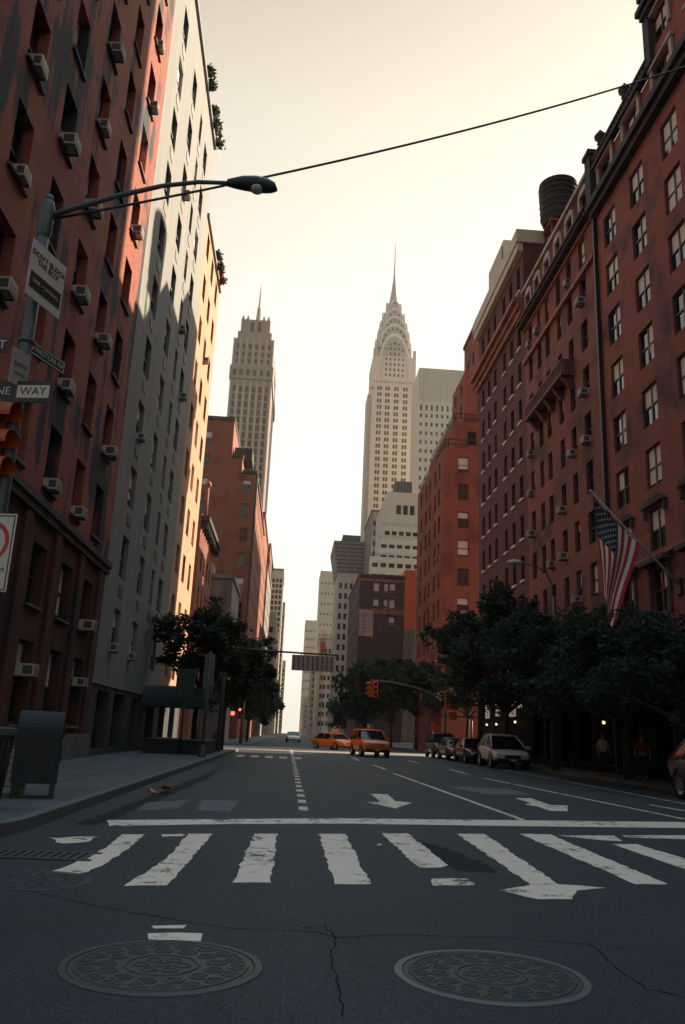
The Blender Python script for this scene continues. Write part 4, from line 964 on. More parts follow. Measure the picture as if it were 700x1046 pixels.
# ------------------------------------------------------------------ near left lamp and sign pole
PX, PY = -3.7, 9.9
t = thing('street_lamp', 'grey street lamp pole with long mast arm and oval lamp head over the road', 'street lamp', (PX, PY, KH))
c = MB(); c.tube([(0,0,0.004),(0,0,2.0),(0,0,5.5),(0,0,8.05)], [0.10,0.095,0.085,0.075], seg=16); c.lathe([(0,8.05),(.075,8.05),(.045,8.14),(0,8.16)], (0,0,0), 12); part('pole', c, M['galv'], t)
c = MB(); c.lathe([(.24,0.004),(.24,.12),(.19,.5),(.14,.9),(.12,.95)], (0,0,0), 12, smooth=False); part('pole_base', c, M['galv'], t)
c = MB(); c.tube([(0,0,7.80),(.35,0,7.98),(.9,0,8.22),(1.5,0,8.44),(2.0,0,8.55),(2.55,0,8.58)], [.042,.04,.036,.032,.03,.028], seg=10)
c.lathe([(.085,7.5),(.098,7.55),(.098,7.95),(.085,8.0)], (0,0,0), 14); part('mast_arm', c, M['galv'], t)
c = MB(); c.tube([(2.40,0,8.575),(2.50,0,8.58),(2.62,0,8.59),(2.80,0,8.59),(2.95,0,8.575),(3.04,0,8.55),(3.10,0,8.51)], [.05,.075,.10,.115,.105,.08,.02], seg=14); part('lamp_head', c, M['darkmetal'], t)
c = MB(); c.lathe([(0,-.105),(.06,-.10),(.095,-.07),(.10,-.04)], (2.82,0,8.56), 16); part('lens', c, M['lamp_clear'], t)
c = MB()
for z in (3.3, 4.6, 5.2, 5.9, 6.6, 6.95): c.lathe([(.09,z),(.108,z+.01),(.108,z+.045),(.09,z+.055)], (0,0,0), 14)
part('clamp', c, M['galv'], t)
# overhead wire
A, B_ = Vector((PX+.02, PY, 7.9)), Vector((14.5, 16.0, 20.75)); c = MB()
c.tube([A.lerp(B_, k/28)-Vector((0,0,4*WIRE_SAG*(k/28)*(1-k/28))) for k in range(29)], 0.019, seg=6)
solo('overhead_wire', c, M['signblack'], 'thin black overhead wire from the lamp pole to the right hand house', 'wire', A)

o = signplate('warning_sign', "white sign reading DON'T BLOCK THE BOX high on the lamp pole", 0.72, 0.80, 'signwhite', (PX+.155, PY-.055, 6.96), R_(SIGN_RZ), border=None)
letters('lettering', "DON'T BLOCK\nTHE BOX", 0.106, 'signblack', o, (0, -.002, .18), 0)
c = MB(); c.box(-.32,.32,-.004,-.0005,-.27,-.04); part('black_band', c, M['signblack'], o)
letters('lettering', "FINE + 2 POINTS", 0.072, 'signwhite', o, (0, -.006, -.155), 0, .002)
o = signplate('street_sign', 'dark street name sign ending in ST, at the left frame edge', 0.62, 0.22, 'signblack', (PX-.45, PY-.13, 5.93), R_(-6), border=None)
letters('lettering', 'E 37 ST', 0.17, 'signwhite', o, (.0,-.002,0), 0, .003)
o = signplate('street_sign', 'green avenue name sign seen steeply, behind the lamp pole', 0.85, 0.2, 'signgreen', (PX+.12, PY+.42, 6.08), R_(68), border='signwhite')
letters('lettering', 'LEXINGTON AV', 0.105, 'signwhite', o, (0,-.002,0), 0, .003)
o = signplate('one_way_sign', 'black ONE WAY sign with pale arrow plate crossing the lamp pole', 0.92, 0.30, 'signblack', (PX+.06, PY-.16, 5.30), R_(-8))
c = MB(); c.box(-.02,.40,-.004,-.0005,-.085,.085); part('arrow_plate', c, M['signwhite'], o)
letters('lettering', 'WAY', 0.15, 'signblack', o, (.19,-.0065,0), 0, .002); letters('lettering', 'ONE', 0.15, 'signwhite', o, (-.26,-.0065,0), 0, .002)
o = signplate('parking_sign', 'pale sign plate seen edge on, tilted against the lamp pole', 0.30, 0.48, 'paper', (PX+.03, PY-.15, 5.62), R_(62))
o['label'] = 'small pale sign plate turned sideways, just above the ONE WAY sign'
c = MB(); c.box(-.11,.11,-.004,-.0005,.02,.07); c.box(-.09,.09,-.004,-.0005,-.10,-.06); part('print', c, M['frame_grey'], o)
o = signplate('no_turn_sign', 'white no turn sign with red ring cut by the left frame edge', 0.62, 0.95, 'signwhite', (PX+.0, PY-.17, 3.22), R_(-10), border='signblack')
c = MB()
for k in range(40):
    a, bq = 2*pi*k/40, 2*pi*(k+1)/40; c.poly([(.255*cos(a),-.004,.13+.255*sin(a)),(.255*cos(bq),-.004,.13+.255*sin(bq)),(.205*cos(bq),-.004,.13+.205*sin(bq)),(.205*cos(a),-.004,.13+.205*sin(a))])
c.poly([(-.165,-.0045,.265),(-.13,-.0045,.30),(.165,-.0045,-.005),(.13,-.0045,-.04)]); part('red_ring', c, M['signred'], o)
c = MB(); c.box(.0,.055,-.0035,-.0005,-.02,.2); c.box(-.09,-.0005,-.0035,-.0005,.145,.2); c.poly([(-.17,-.0036,.172),(-.09,-.0036,.24),(-.09,-.0036,.105)]); part('arrow', c, M['signblack'], o)
letters('lettering', '7AM - 7PM', 0.085, 'signblack', o, (.05,-.002,-.22), 0, .002); letters('lettering', 'EXCEPT\nSUNDAY', 0.085, 'signblack', o, (.02,-.002,-.36), 0, .002)

# traffic signals
def signal_head(t, c0, rz=0.0, housing='signalred', lit=0, s=1.0, name='signal_head'):
    c = MB(); c.box(-.17*s,.17*s,-.10*s,.10*s,-.53*s,.53*s); h = part(name, c, M[housing], t); h.location = c0; h.rotation_euler = (0,0,rz); bevel(h, .03*s, 2)
    for k in range(3):
        z = (.35-.35*k)*s
        c = MB(); n = 12
        for i in range(n):
            a, bq = pi*(-.12+1.24*i/n), pi*(-.12+1.24*(i+1)/n); r = .145*s
            c.poly([(r*cos(a),-.101*s,z+r*sin(a)),(r*cos(bq),-.101*s,z+r*sin(bq)),(r*cos(bq),-.34*s,z-.03*s+r*sin(bq)),(r*cos(a),-.34*s,z-.03*s+r*sin(a))])
        link('visor', c.mesh('visor', M[housing]), h)
        c = MB(); c.lathe([(0,-.125*s),(.08*s,-.115*s),(.125*s,-.102*s)], (0,0,z), 16, axis='y'); link('lens', c.mesh('lens', M['lens_red'] if k == lit else M['lens_off']), h)
    return h
t = thing('traffic_signal', 'orange red traffic signal cut by the left frame edge below the ONE WAY sign', 'traffic signal', (PX-.20, PY-.05, 4.62))
signal_head(t, (0,-.15,0), R_(75), lit=9)
signal_head(t, (-.30,.1,0), R_(-15), lit=9)
c = MB(); c.tube([(.10,0.05,.3),(0,-.1,.5),(-.2,.0,.6)], .03); c.tube([(.10,0.05,-.3),(0,-.1,-.55),(-.2,0,-.6)], .03); part('bracket', c, M['signalred'], t)

# ------------------------------------------------------------------ corner furniture
t = thing('mailbox', 'dark blue round topped mailbox on four legs on the left pavement', 'mailbox', (-3.98, 13.9, KH), R_(104))
c = MB(); pr = [(-.36,.0,.22),(.36,.0,.22),(.36,.0,.98)]+[(.36*cos(pi*k/14),0,.98+.34*sin(pi*k/14)) for k in range(1,15)]
c.prism([(x,-.34,z) for x,y,z in pr], (0,.68,0)); bevel(part('body', c, M['mailblue'], t, fix=True), .012)
c = MB(); c.box(-.24,.24,-.375,-.345,.92,1.1); c.box(-.30,.30,-.36,-.345,.55,.8); part('hatch', c, M['mailblue'], t)
for sx in (-.3,.3):
    for sy in (-.28,.28): c = MB(); c.box(sx-.04,sx+.04,sy-.04,sy+.04,0.003,.22); part('leg', c, M['binmetal'], t)
t = thing('litter_bin', 'tall dark litter bin at the left frame edge beside the mailbox', 'litter bin', (-4.02, 11.55, KH))
c = MB(); c.lathe([(.27,.004),(.36,.95),(.38,.96),(.38,1.0),(.34,1.0),(.33,.9),(0,.88)], (0,0,0), 24, smooth=False)
for k in range(24): a = 2*pi*k/24; c.tube([(.275*cos(a),.275*sin(a),.05),(.365*cos(a),.365*sin(a),.95)], .014, seg=4)
part('basket', c, M['binmetal'], t)
c = MB(); c.lathe([(.39,.96),(.40,1.0),(.40,1.05),(.30,1.06),(.28,1.02)], (0,0,0), 24, smooth=False); part('rim', c, M['iron_rim'], t)
t = thing('newspaper_stack', 'knee high stack of pale tied paper bundles between bin and mailbox', 'paper stack', (-4.42, 14.35, KH), R_(8))
for k in range(6): c = MB(); j = random.uniform(-.02,.02); c.box(-.17+j,.17+j,-.14,.14,.004+k*.115,.004+k*.115+.105); c.box(-.02+j,.02+j,-.143,.143,.002+k*.115,.004+k*.115+.108,1); bevel(part('bundle', c, [M['paper'], M['frame_grey']], t), .012)
for i, (x, y, tx) in enumerate(((-2.35,17.6,'scrap of orange litter in the gutter, larger of two'),(-2.55,17.3,'scrap of orange litter in the gutter, smaller of two'))):
    c = MB(); n = 5
    for k in range(7): a = Vector((random.gauss(0,.07),random.gauss(0,.07),random.uniform(.02,.12))); bq = Vector((random.gauss(0,.1),random.gauss(0,.1),random.uniform(0,.08))); cc = Vector((random.gauss(0,.1),random.gauss(0,.1),random.uniform(0,.13))); c.poly([a,bq+Vector((0,0,.004)),cc+Vector((0,0,.004))])
    o = local('litter_scrap', c, M['litter'], tx, 'litter', (x,y,.006), 'orange litter scraps'); o.scale = (1.3-.5*i,)*3
c = MB(); c.box(-1.35,1.35,-3.2,3.2,.004,.55); c.box(-1.42,1.42,-3.28,3.28,.55,.63)
local('planter_box', c, M['planter'], 'long dark planter box on the left pavement beneath the near tree', 'planter', (-5.1, 41.5, KH))

# railings beside planter
t = thing('iron_fence', 'low dark iron railing on the left pavement behind the planter', 'fence', (-5.2, 47.5, KH))
c = MB()
for k in range(22): c.tube([(1.2,-1.6+k*.3,.003),(1.2,-1.6+k*.3,1.0)], .018, seg=4)
c.tube([(1.2,-1.7,.95),(1.2,4.9,.95)], .022, seg=4); c.tube([(1.2,-1.7,.15),(1.2,4.9,.15)], .022, seg=4); part('panel', c, M['darkmetal'], t)
# sign posts on the left pavement
t = thing('sign_post', 'grey post with rectangular sign board seen from behind, left pavement', 'sign post', (-3.55, 36.0, KH))
c = MB(); c.tube([(0,0,.004),(0,0,4.4)], .06); c.lathe([(.17,.004),(.15,.35),(.07,.5)], (0,0,0), 12); part('post', c, M['galv'], t)
c = MB(); c.box(-.22,.22,.062,.08,2.9,4.3); part('board', c, M['frame_grey'], t)
t = thing('notice_board', 'square grey board above the canopy end, on a dark post', 'sign', (-4.75, 38.0, KH))
c = MB(); c.tube([(0,0,.004),(0,0,3.0)], .05); part('post', c, M['darkmetal'], t); c = MB(); c.box(-.42,.42,-.06,.05,2.45,3.72); bevel(part('board', c, M['signgreen'], t), .02)
# mast arm with large back-ribbed sign
t = thing('overhead_sign', 'large pinkish ribbed sign hanging from a long mast arm over the road', 'overhead sign', (-3.7, 46.0, KH))
c = MB(); c.tube([(0,0,.004),(0,0,6.0)], [.13,.09], seg=12); part('pole', c, M['galv'], t)
c = MB(); c.tube([(0,0,5.55),(2.0,0,5.50),(6.2,0,5.44)], [.075,.06,.045], seg=10); part('mast_arm', c, M['darkmetal'], t)
c = MB(); pts = [(3.68+.1*0,-.03,4.62),(6.05,-.03,4.45),(6.05,-.03,5.38),(3.68,-.03,5.38)]; c.box(3.7,6.08,-.04,.0,4.5,5.36); bevel(part('panel', c, M['signback'], t), .012)
c = MB()
for k in range(9): x = 3.78+k*.265; c.box(x,x+.05,-.075,-.041,4.53,5.33)
part('rib', c, M['darkmetal'], t)
c = MB()
for x in (4.2,5.6): c.box(x-.03,x+.03,-.03,.03,5.361,5.52)
part('hanger', c, M['darkmetal'], t)
# pedestrian signal, far left corner
t = thing('traffic_signal', 'lit red signal on a thin post at the far left corner, under the trees', 'traffic signal', (-4.0, 75.0, KH))
c = MB(); c.tube([(0,0,.004),(0,0,3.6)], .07); part('post', c, M['galv'], t); signal_head(t, (-.35,-.15,2.6), 0, 'darkmetal', 0, .9); c = MB(); c.box(-1.2,-.75,-.12,.05,2.35,2.8); part('hand_signal', c, M['darkmetal'], t)
c = MB(); c.box(-1.13,-.82,-.135,-.121,2.42,2.73); part('lens', c, M['lens_red'], t)
# right signal on curved arm
t = thing('traffic_signal', 'orange traffic signal hanging from a curved arm before the dark trees', 'traffic signal', (11.9, 63.6-.6, KH))
c = MB(); c.tube([(0,0,.004),(0,0,5.6)], [.12,.085], seg=12); c.lathe([(.2,.004),(.18,.6),(.12,.8)], (0,0,0), 12); part('pole', c, M['galv'], t)
c = MB(); c.tube([(0,0,4.1),(-1.2,0,4.55),(-2.6,0,4.95),(-4.2,0,5.2),(-5.85,0,5.28)], [.07,.062,.055,.05,.045], seg=10); part('mast_arm', c, M['galv'], t)
h = signal_head(t, (-5.45,-.1,4.62), R_(6), lit=9, s=1.12); h = signal_head(t, (-5.80,.05,4.62), R_(-70), lit=9, s=1.05)
signal_head(t, (.05,-.22,4.3), 0, lit=9, s=.8); c = MB(); c.box(.25,.85,-.1,0,2.6,3.2); part('hand_signal', c, M['signalred'], t); c = MB(); c.box(-.05,.35,-.25,-.1,3.35,3.75); part('control_box', c, M['signalred'], t)
# scaffold frame
t = thing('sidewalk_shed', 'thin dark pavement shed frame beside the parked row, beyond the signal', 'pavement shed', (11.0, 66, KH))
for x in (0.4, 3.6):
    c = MB(); c.tube([(x,0,.004),(x,0,3.0)], .05, seg=6); part('post', c, M['galv'], t)
c = MB(); c.box(.2,4.0,-.1,.6,2.9,3.0); part('deck', c, M['darkmetal'], t)
c = MB(); c.lathe([(0,-.02),(.28,-.02),(.28,.02),(0,.02)], (-.1,-.2,2.0), 8, axis='y', smooth=False); c.tube([(-.1,-.17,.004-.14),(-.1,-.17,2.2)], .03, seg=6); o = local('stop_sign', c, M['signalred'], 'small orange red sign on a thin post by the pavement shed', 'sign', (11.4, 65, KH))
# right street lamp
t = thing('street_lamp', 'pale curved street lamp arm rising from the right hand trees', 'street lamp', (12.7, 39.0, KH))
c = MB(); c.tube([(0,0,.004),(0,0,6.5),(0,0,8.2)], [.11,.09,.07], seg=10); part('pole', c, M['galv'], t)
c = MB(); c.tube([(0,0,7.9),(-.05,0,8.7),(-.35,0,9.35),(-.9,0,9.7),(-1.6,0,9.78)], [.06,.05,.045,.04,.04], seg=8); part('mast_arm', c, M['galv'], t)
c = MB(); c.tube([(-1.5,0,9.78),(-1.7,0,9.8),(-1.95,0,9.8),(-2.2,0,9.78),(-2.35,0,9.74)], [.05,.11,.14,.12,.03], seg=12); part('lamp_head', c, M['poleivory'], t)

# flag on its slanted pole
F0_, F1_ = Vector((14.5, 29.5, 7.25)), Vector((10.95, 28.9, 10.62)); dF = F1_-F0_
t = thing('flagpole', 'pale slanted flagpole fixed to the right hand brick house', 'flagpole', F0_)
c = MB(); c.tube([(0,0,0), dF*.5, dF], [.055,.048,.035], seg=10); c.lathe([(0,-.07),(.06,-.04),(.075,0),(.06,.04),(0,.07)], dF, 12); part('pole', c, M['poleivory'], t)
c = MB(); c.box(-.12,-.003,-.2,.2,-.3,.3); part('wall_bracket', c, M['darkmetal'], t)
t = thing('flag', 'stars and stripes flag hanging in folds from the slanted pole', 'flag', F1_)
HL, FL = 2.55, 3.75; du = (-dF).normalized(); NS, NT = 26, 40
def fp(s, q):
    p = du*(0.12+HL*s) + Vector((0,0,-1))*(.04+FL*q*(1-.10*s)) + Vector((-1,0,0))*(s*q**1.15*1.25) + Vector((.28,0,0))*(q*(1-s))
    p.y += .20*sin(s*9.5+q*1.8)*(.25+q) + .08*sin(q*7+s*4); p.x += .07*sin(s*11+1.0)*q
    p.z -= .10*sin(s*pi)*(1-q)
    return p
mats = [M['flagred'], M['flagwhite'], M['flagblue']]
c = MB(); n0 = 0
for i in range(NS+1):
    for j in range(NT+1): c.v.append(tuple(fp(i/NS, j/NT)))
for i in range(NS):
    for j in range(NT):
        if i < 14 and j < 16: continue
        a = i*(NT+1)+j; c.f.append((a, a+1, a+NT+2, a+NT+1)); c.m.append(0 if (i//2) % 2 == 0 else 1); c.sm.append(True)
part('stripes', c, mats, t)
c = MB()
for i in range(15):
    for j in range(17): c.v.append(tuple(fp(i/NS, j/NT)))
for i in range(14):
    for j in range(16): a = i*17+j; c.f.append((a, a+1, a+18, a+17)); c.m.append(0); c.sm.append(True)
part('canton', c, M['flagblue'], t)
c = MB()
for rI in range(9):
    for k in range(6 if rI % 2 == 0 else 5):
        s0 = (rI+1)/10*14/NS; q0 = ((k+.5)/6 if rI % 2 == 0 else (k+1)/6)*16/NT
        for sg in (-.012, .012):
            pts = []
            for v_ in range(10):
                r_ = .052 if v_ % 2 == 0 else .022; a = v_*pi/5
                p = fp(s0+r_/HL*sin(a), q0+r_/FL*cos(a)); pts.append(p+Vector((0,sg,0)))
            c.poly(pts)
part('stars', c, M['flagwhite'], t); tag(t.children[-1], kind='stuff')

# ------------------------------------------------------------------ shop fronts, lamps
for i, (y, z0, z1, wd) in enumerate(((60.2,2.9,4.2,1.0),(57.2,3.0,4.9,1.0),(53.4,2.9,5.0,1.4),(51.7,3.4,4.9,.8))):
    c = MB(); c.box(14.42,14.497,y-wd/2,y+wd/2,z0,z1); c.box(14.405,14.419,y-wd/2-.06,y+wd/2+.06,z0-.06,z0-.003,1); c.box(14.405,14.419,y-wd/2-.06,y+wd/2+.06,z1+.003,z1+.07,1)
    for k in range(5): zz = z0+.15+k*(z1-z0-.3)/4.6; c.box(14.41,14.419,y-wd*.35,y+wd*(.1+.05*k),zz,zz+.09,1)
    solo('shop_window_sign', c, [M['shoplit'], M['darkmetal']], ['pale lit shop sign panel low between the trees, farthest of four', 'narrow lit shop sign panel between the trees, second farthest of four', 'broad bright shop sign panel above the white car', 'narrow pinkish lit panel beside the broad bright shop sign'][i], 'shop sign', (14.45, y, z0), 'lit shop sign panels under the right trees')
for i, (y, z, tx) in enumerate(((60.0,2.45,'small glowing wall lamp beneath the farthest shop sign'),(57.2,2.45,'small glowing wall lamp beneath the middle shop signs'),(52.4,2.55,'small glowing wall lamp just right of the bright shop sign'),(37.4,2.35,'single small glowing lamp in the dark doorway above the man in white'))):
    t = thing('wall_lamp', tx, 'wall lamp', (14.35, y, z), 0, 'small lit lamps along the shaded right shopfronts')
    c = MB(); c.lathe([(0,-.08),(.06,-.06),(.08,0),(.06,.06),(0,.08)], (0,0,0), 10); part('bulb', c, M['bulb'], t); c = MB(); c.box(0,.15,-.03,.03,.08,.12); c.lathe([(.0,.16),(.1,.09),(.11,.07)], (0,0,0), 10); part('bracket', c, M['darkmetal'], t)

# ------------------------------------------------------------------ vehicles
def loft(mb, secs, mi=0):
    """secs: (x, [(y,z)...]) half outlines bottom to top, mirrored"""
    n = len(secs[0][1]); n0 = len(mb.v); full = []
    for x, h in secs:
        row = [(x, y, z) for y, z in h]+[(x, -y, z) for y, z in reversed(h)]; mb.v += row
    m = 2*n
    for i in range(len(secs)-1):
        for k in range(m):
            a = n0+i*m+k; b = n0+i*m+(k+1) % m; mb.f.append((a, a+m, b+m, b)); mb.m.append(mi); mb.sm.append(True)
    mb.f.append(tuple(n0+k for k in range(m))); mb.m.append(mi); mb.sm.append(False)
    mb.f.append(tuple(n0+(len(secs)-1)*m+k for k in reversed(range(m)))); mb.m.append(mi); mb.sm.append(False)
def car(label, x, y, rz, paint, kind='sedan', taxi=None, group=None, name='parked_car', rack=False, z=0.0):
    t = thing(name, label, 'taxi' if taxi else 'car', (x, y, z), R_(rz), group)
    if kind == 'suv': Lh, W, top, wb, r = 2.25, .92, 1.72, 1.32, .36; prof = [(-2.25,.62,.86),(-2.18,.42,1.02),(-1.6,.32,1.08),(0,.26,1.07),(.95,.28,1.06),(1.15,.28,1.05),(2.0,.30,.98),(2.18,.38,.90),(2.26,.5,.72)]; cab = ((-2.15,1.12),(-1.95,.62),1.04)
    elif kind == 'cross': Lh, W, top, wb, r = 2.38, .94, 1.68, 1.41, .37; prof = [(-2.38,.66,.90),(-2.3,.45,1.04),(-1.7,.34,1.10),(0,.28,1.04),(.9,.28,1.0),(1.2,.28,.97),(1.9,.32,.84),(2.22,.42,.72),(2.38,.5,.60)]; cab = ((-2.22,1.5),(-1.45,.15),.99)
    else: Lh, W, top, wb, r = 2.55, .95, 1.42, 1.46, .33; prof = [(-2.6,.5,.72),(-2.52,.36,.88),(-1.9,.26,.95),(-1.2,.24,.93),(0,.22,.91),(1.0,.22,.90),(1.2,.24,.89),(2.1,.28,.80),(2.48,.36,.70),(2.58,.46,.60)]; cab = ((-1.95,1.15),(-1.2,.35),.88)
    c = MB(); secs = []
    for i, (px, zb, zt) in enumerate(prof):
        e = abs(px)/Lh; k = 1-.16*max(0, (e-.75)/.25)**2; w = W*k; zm = zb+(zt-zb)*.55
        secs.append((px, [(w*.86,zb),(w*.97,zb+.06),(w,zm),(w*.985,zt-.08),(w*.93,zt-.015),(w*.6,zt+.015),(0.05,zt+.025)]))
    loft(c, secs); bd = part('body', c, M[paint], t, fix=True); mo = bd.modifiers.new('sub','SUBSURF'); mo.levels = 1; mo.render_levels = 2
    (b0, b1), (t0, t1), zb = cab; wr = W*(.68 if kind == 'cross' else .74); wbm = W*.93
    c = MB(); P = []
    g = [(b0,wbm,zb),(b1,wbm,zb),(t1,wr,top-.05),(t0,wr,top-.05)]
    A1 = [Vector((px,py,pz)) for px,py,pz in g]; A2 = [Vector((px,-py,pz)) for px,py,pz in g]
    c.poly(A1); c.poly(list(reversed(A2))); c.poly([A1[1],A2[1],A2[2],A1[2]]); c.poly([A2[0],A1[0],A1[3],A2[3]]); part('windows', c, M['carglass'], t, fix=True)
    c = MB(); loft(c, [(t0-.06,[(wr*.9,top-.07),(wr*.98,top-.05),(wr*.8,top-.02),(.03,top-.01)]),(t0+.25,[(wr,top-.07),(wr*1.02,top-.045),(wr*.85,top),(.03,top+.015)]),(t1-.2,[(wr,top-.07),(wr*1.02,top-.045),(wr*.85,top),(.03,top+.015)]),(t1+.08,[(wr*.9,top-.09),(wr*.98,top-.07),(wr*.8,top-.04),(.03,top-.03)])]); part('roof', c, M[paint], t, fix=True)
    for s in (1,-1):
        for a, bq in (((b1,wbm,zb),(t1,wr,top-.05)),((b0,wbm,zb),(t0,wr,top-.05))): c = MB(); c.tube([(a[0],s*a[1],a[2]),(bq[0],s*bq[1],bq[2])], .032, seg=6); part('pillar', c, M[paint], t)
        for f in (.45,.78) if kind != 'sedan' else (.5,):
            xa = b1+(b0-b1)*f; xb = t1+(t0-t1)*f; c = MB(); c.tube([(xa,s*wbm,zb),(xb,s*wr,top-.05)], .026, seg=6); part('pillar', c, M[paint], t)
    for wx in (-wb, wb):
        for s in (1,-1):
            c = MB(); c.lathe([(r*.62,-.11),(r*.93,-.11),(r,-.07),(r,.07),(r*.93,.11),(r*.62,.11)], (0,0,0), 24, axis='y'); w_ = part('wheel', c, M['tyre'], t); w_.location = (wx, s*(W-.10), r+.004)
            c = MB(); c.lathe([(0,s*.07),(r*.2,s*.09),(r*.3,s*.06),(r*.56,s*.085),(r*.63,s*.105)], (0,0,0), 20, axis='y'); link('rim', c.mesh('rim', M['rim']), w_)
            c = MB(); c.lathe([(r*1.18,-.02),(r*1.18,.02),(0,.02),(0,-.02)], (0,0,0), 24, axis='y', smooth=False); q = part('wheel_arch', c, M['tyre'], t); q.location = (wx, s*(W-.012), r+.03)
    fx = Lh
    zl = prof[-2][2]-.10
    for s in (1,-1):
        c = MB(); c.obox((fx-.10,s*W*.66,zl),(.10,s*-.02,0),(-.03,.17,0),(0,0,.085)); part('headlight', c, M['lamp_clear'], t)
        c = MB(); c.obox((-fx+.07,s*W*.72,prof[1][2]-.14),(.07,0,0),(0,.13,0),(0,0,.11)); part('tail_light', c, M['lamp_red'], t)
        c = MB(); c.obox((b1-.25,s*(W+.10),zb+.08),(.06,0,0),(0,.09,0),(0,0,.07)); part('mirror', c, M[paint], t)
    c = MB(); c.box(fx-.16,fx+.005,-W*.42,W*.42,zl-.10,zl+.07); bevel(part('grille', c, M['rim' if kind == 'suv' else 'tyre'], t), .02)
    c = MB(); c.box(fx-.25,fx+.04,-W*.80,W*.80,.36,.50); bevel(part('bumper', c, M['tyre' if kind != 'sedan' else paint], t), .04)
    c = MB(); c.box(fx+.041,fx+.05,-.16,.16,.40,.49); c.box(-fx-.06,-fx-.03,-.16,.16,.62,.72); part('number_plate', c, M['plate'], t)
    if taxi:
        c = MB(); c.prism([(-.35,-.13,top+.02),(.35,-.13,top+.02),(.28,-.13,top+.34),(-.28,-.13,top+.34)], (0,.26,0)); o = part('roof_sign', c, M[taxi], t)
        c = MB(); c.box(-.28,.28,-.135,-.1305,top+.08,top+.28); link('sign_face', c.mesh('sign_face', M['signwhite']), o)
    if rack:
        c = MB()
        for s in (-.6,.6): c.tube([(t0+.1,s,top+.06),(t1-.1,s,top+.06)], .025, seg=6)
        for k in range(4): c.tube([(t0+.25+k*.6,-.6,top+.03),(t0+.25+k*.6,-.6,top+.1),(t0+.25+k*.6,.6,top+.1)], .02, seg=5)
        part('roof_rack', c, M['tyre'], t)
    return t
car('orange yellow SUV taxi facing the camera with a roof rack and sign', 5.45, 55.6, -90+8, 'taxi', 'suv', 'frame_grey', None, 'taxi', True)
car('orange sedan taxi turned at an angle behind the SUV taxi', 4.1, 73.5, -58, 'taxi', 'sedan', 'taxi', None, 'taxi')
car('white crossover car parked under the right trees', 11.2, 43.4, -92, 'carwhite', 'cross', None, None)
car('grey car at the right frame edge, only one end of it showing', 11.62, 21.1, -90, 'cargrey', 'cross', None, None)
for i, (y, p, k, tx) in enumerate(((50.0,'cardark','sedan','black parked sedan just beyond the white crossover'),(55.6,'cargrey','sedan','grey parked sedan between the black sedan and the black van like car'),(61.0,'cardark','suv','black parked SUV farthest in the row beside the signal pole'))):
    car(tx.replace('black van like car','farther black SUV'), 11.25, y, -90, p, k, None, 'dark cars parked in the right hand row')
car('small white car far down the street left of the taxis', 0.8, 118, -88, 'carwhite', 'sedan', None, None, 'car')

# bicycles
def bicycle(x, y, rz, label):
    t = thing('bicycle', label, 'bicycle', (x, y, KH), R_(rz), 'bicycles leaning by the signal pole')
    for wx in (-.52,.52):
        c = MB(); n = 28
        c.tube([(wx+.33*cos(2*pi*k/n),0,.344+.33*sin(2*pi*k/n)) for k in range(n+1)], .018, seg=6, cap=False)
        w_ = part('wheel', c, M['tyre'], t); c = MB()
        for k in range(10): a = pi*k/5; c.tube([(wx,0,.344),(wx+.32*cos(a),0,.344+.32*sin(a))], .004, seg=3)
        link('spokes', c.mesh('spokes', M['rim']), w_)
    c = MB()
    for a, bq in (((-.52,.344),(-.12,.34)),((-.12,.34),(-.25,.85)),((-.25,.82),(.36,.85)),((-.12,.34),(.38,.78)),((-.52,.344),(-.24,.8)),((.52,.344),(.36,.95))): c.tube([(a[0],0,a[1]),(bq[0],0,bq[1])], .02, seg=6)
    part('frame', c, M['cardark'], t)
    c = MB(); c.obox((-.26,0,.93),(.13,0,0),(0,.07,0),(0,0,.03)); part('saddle', c, M['tyre'], t)
    c = MB(); c.tube([(.36,0,.95),(.35,0,1.02),(.30,.28,1.04)], .015, seg=6); c.tube([(.35,0,1.02),(.30,-.28,1.04)], .015, seg=6); part('handlebar', c, M['rim'], t)
bicycle(12.45, 64.3-1.6, 70, 'bicycle leaning at the kerb nearest the signal pole'); bicycle(12.75, 60.3, 80, 'bicycle on the pavement behind the farther black SUV')

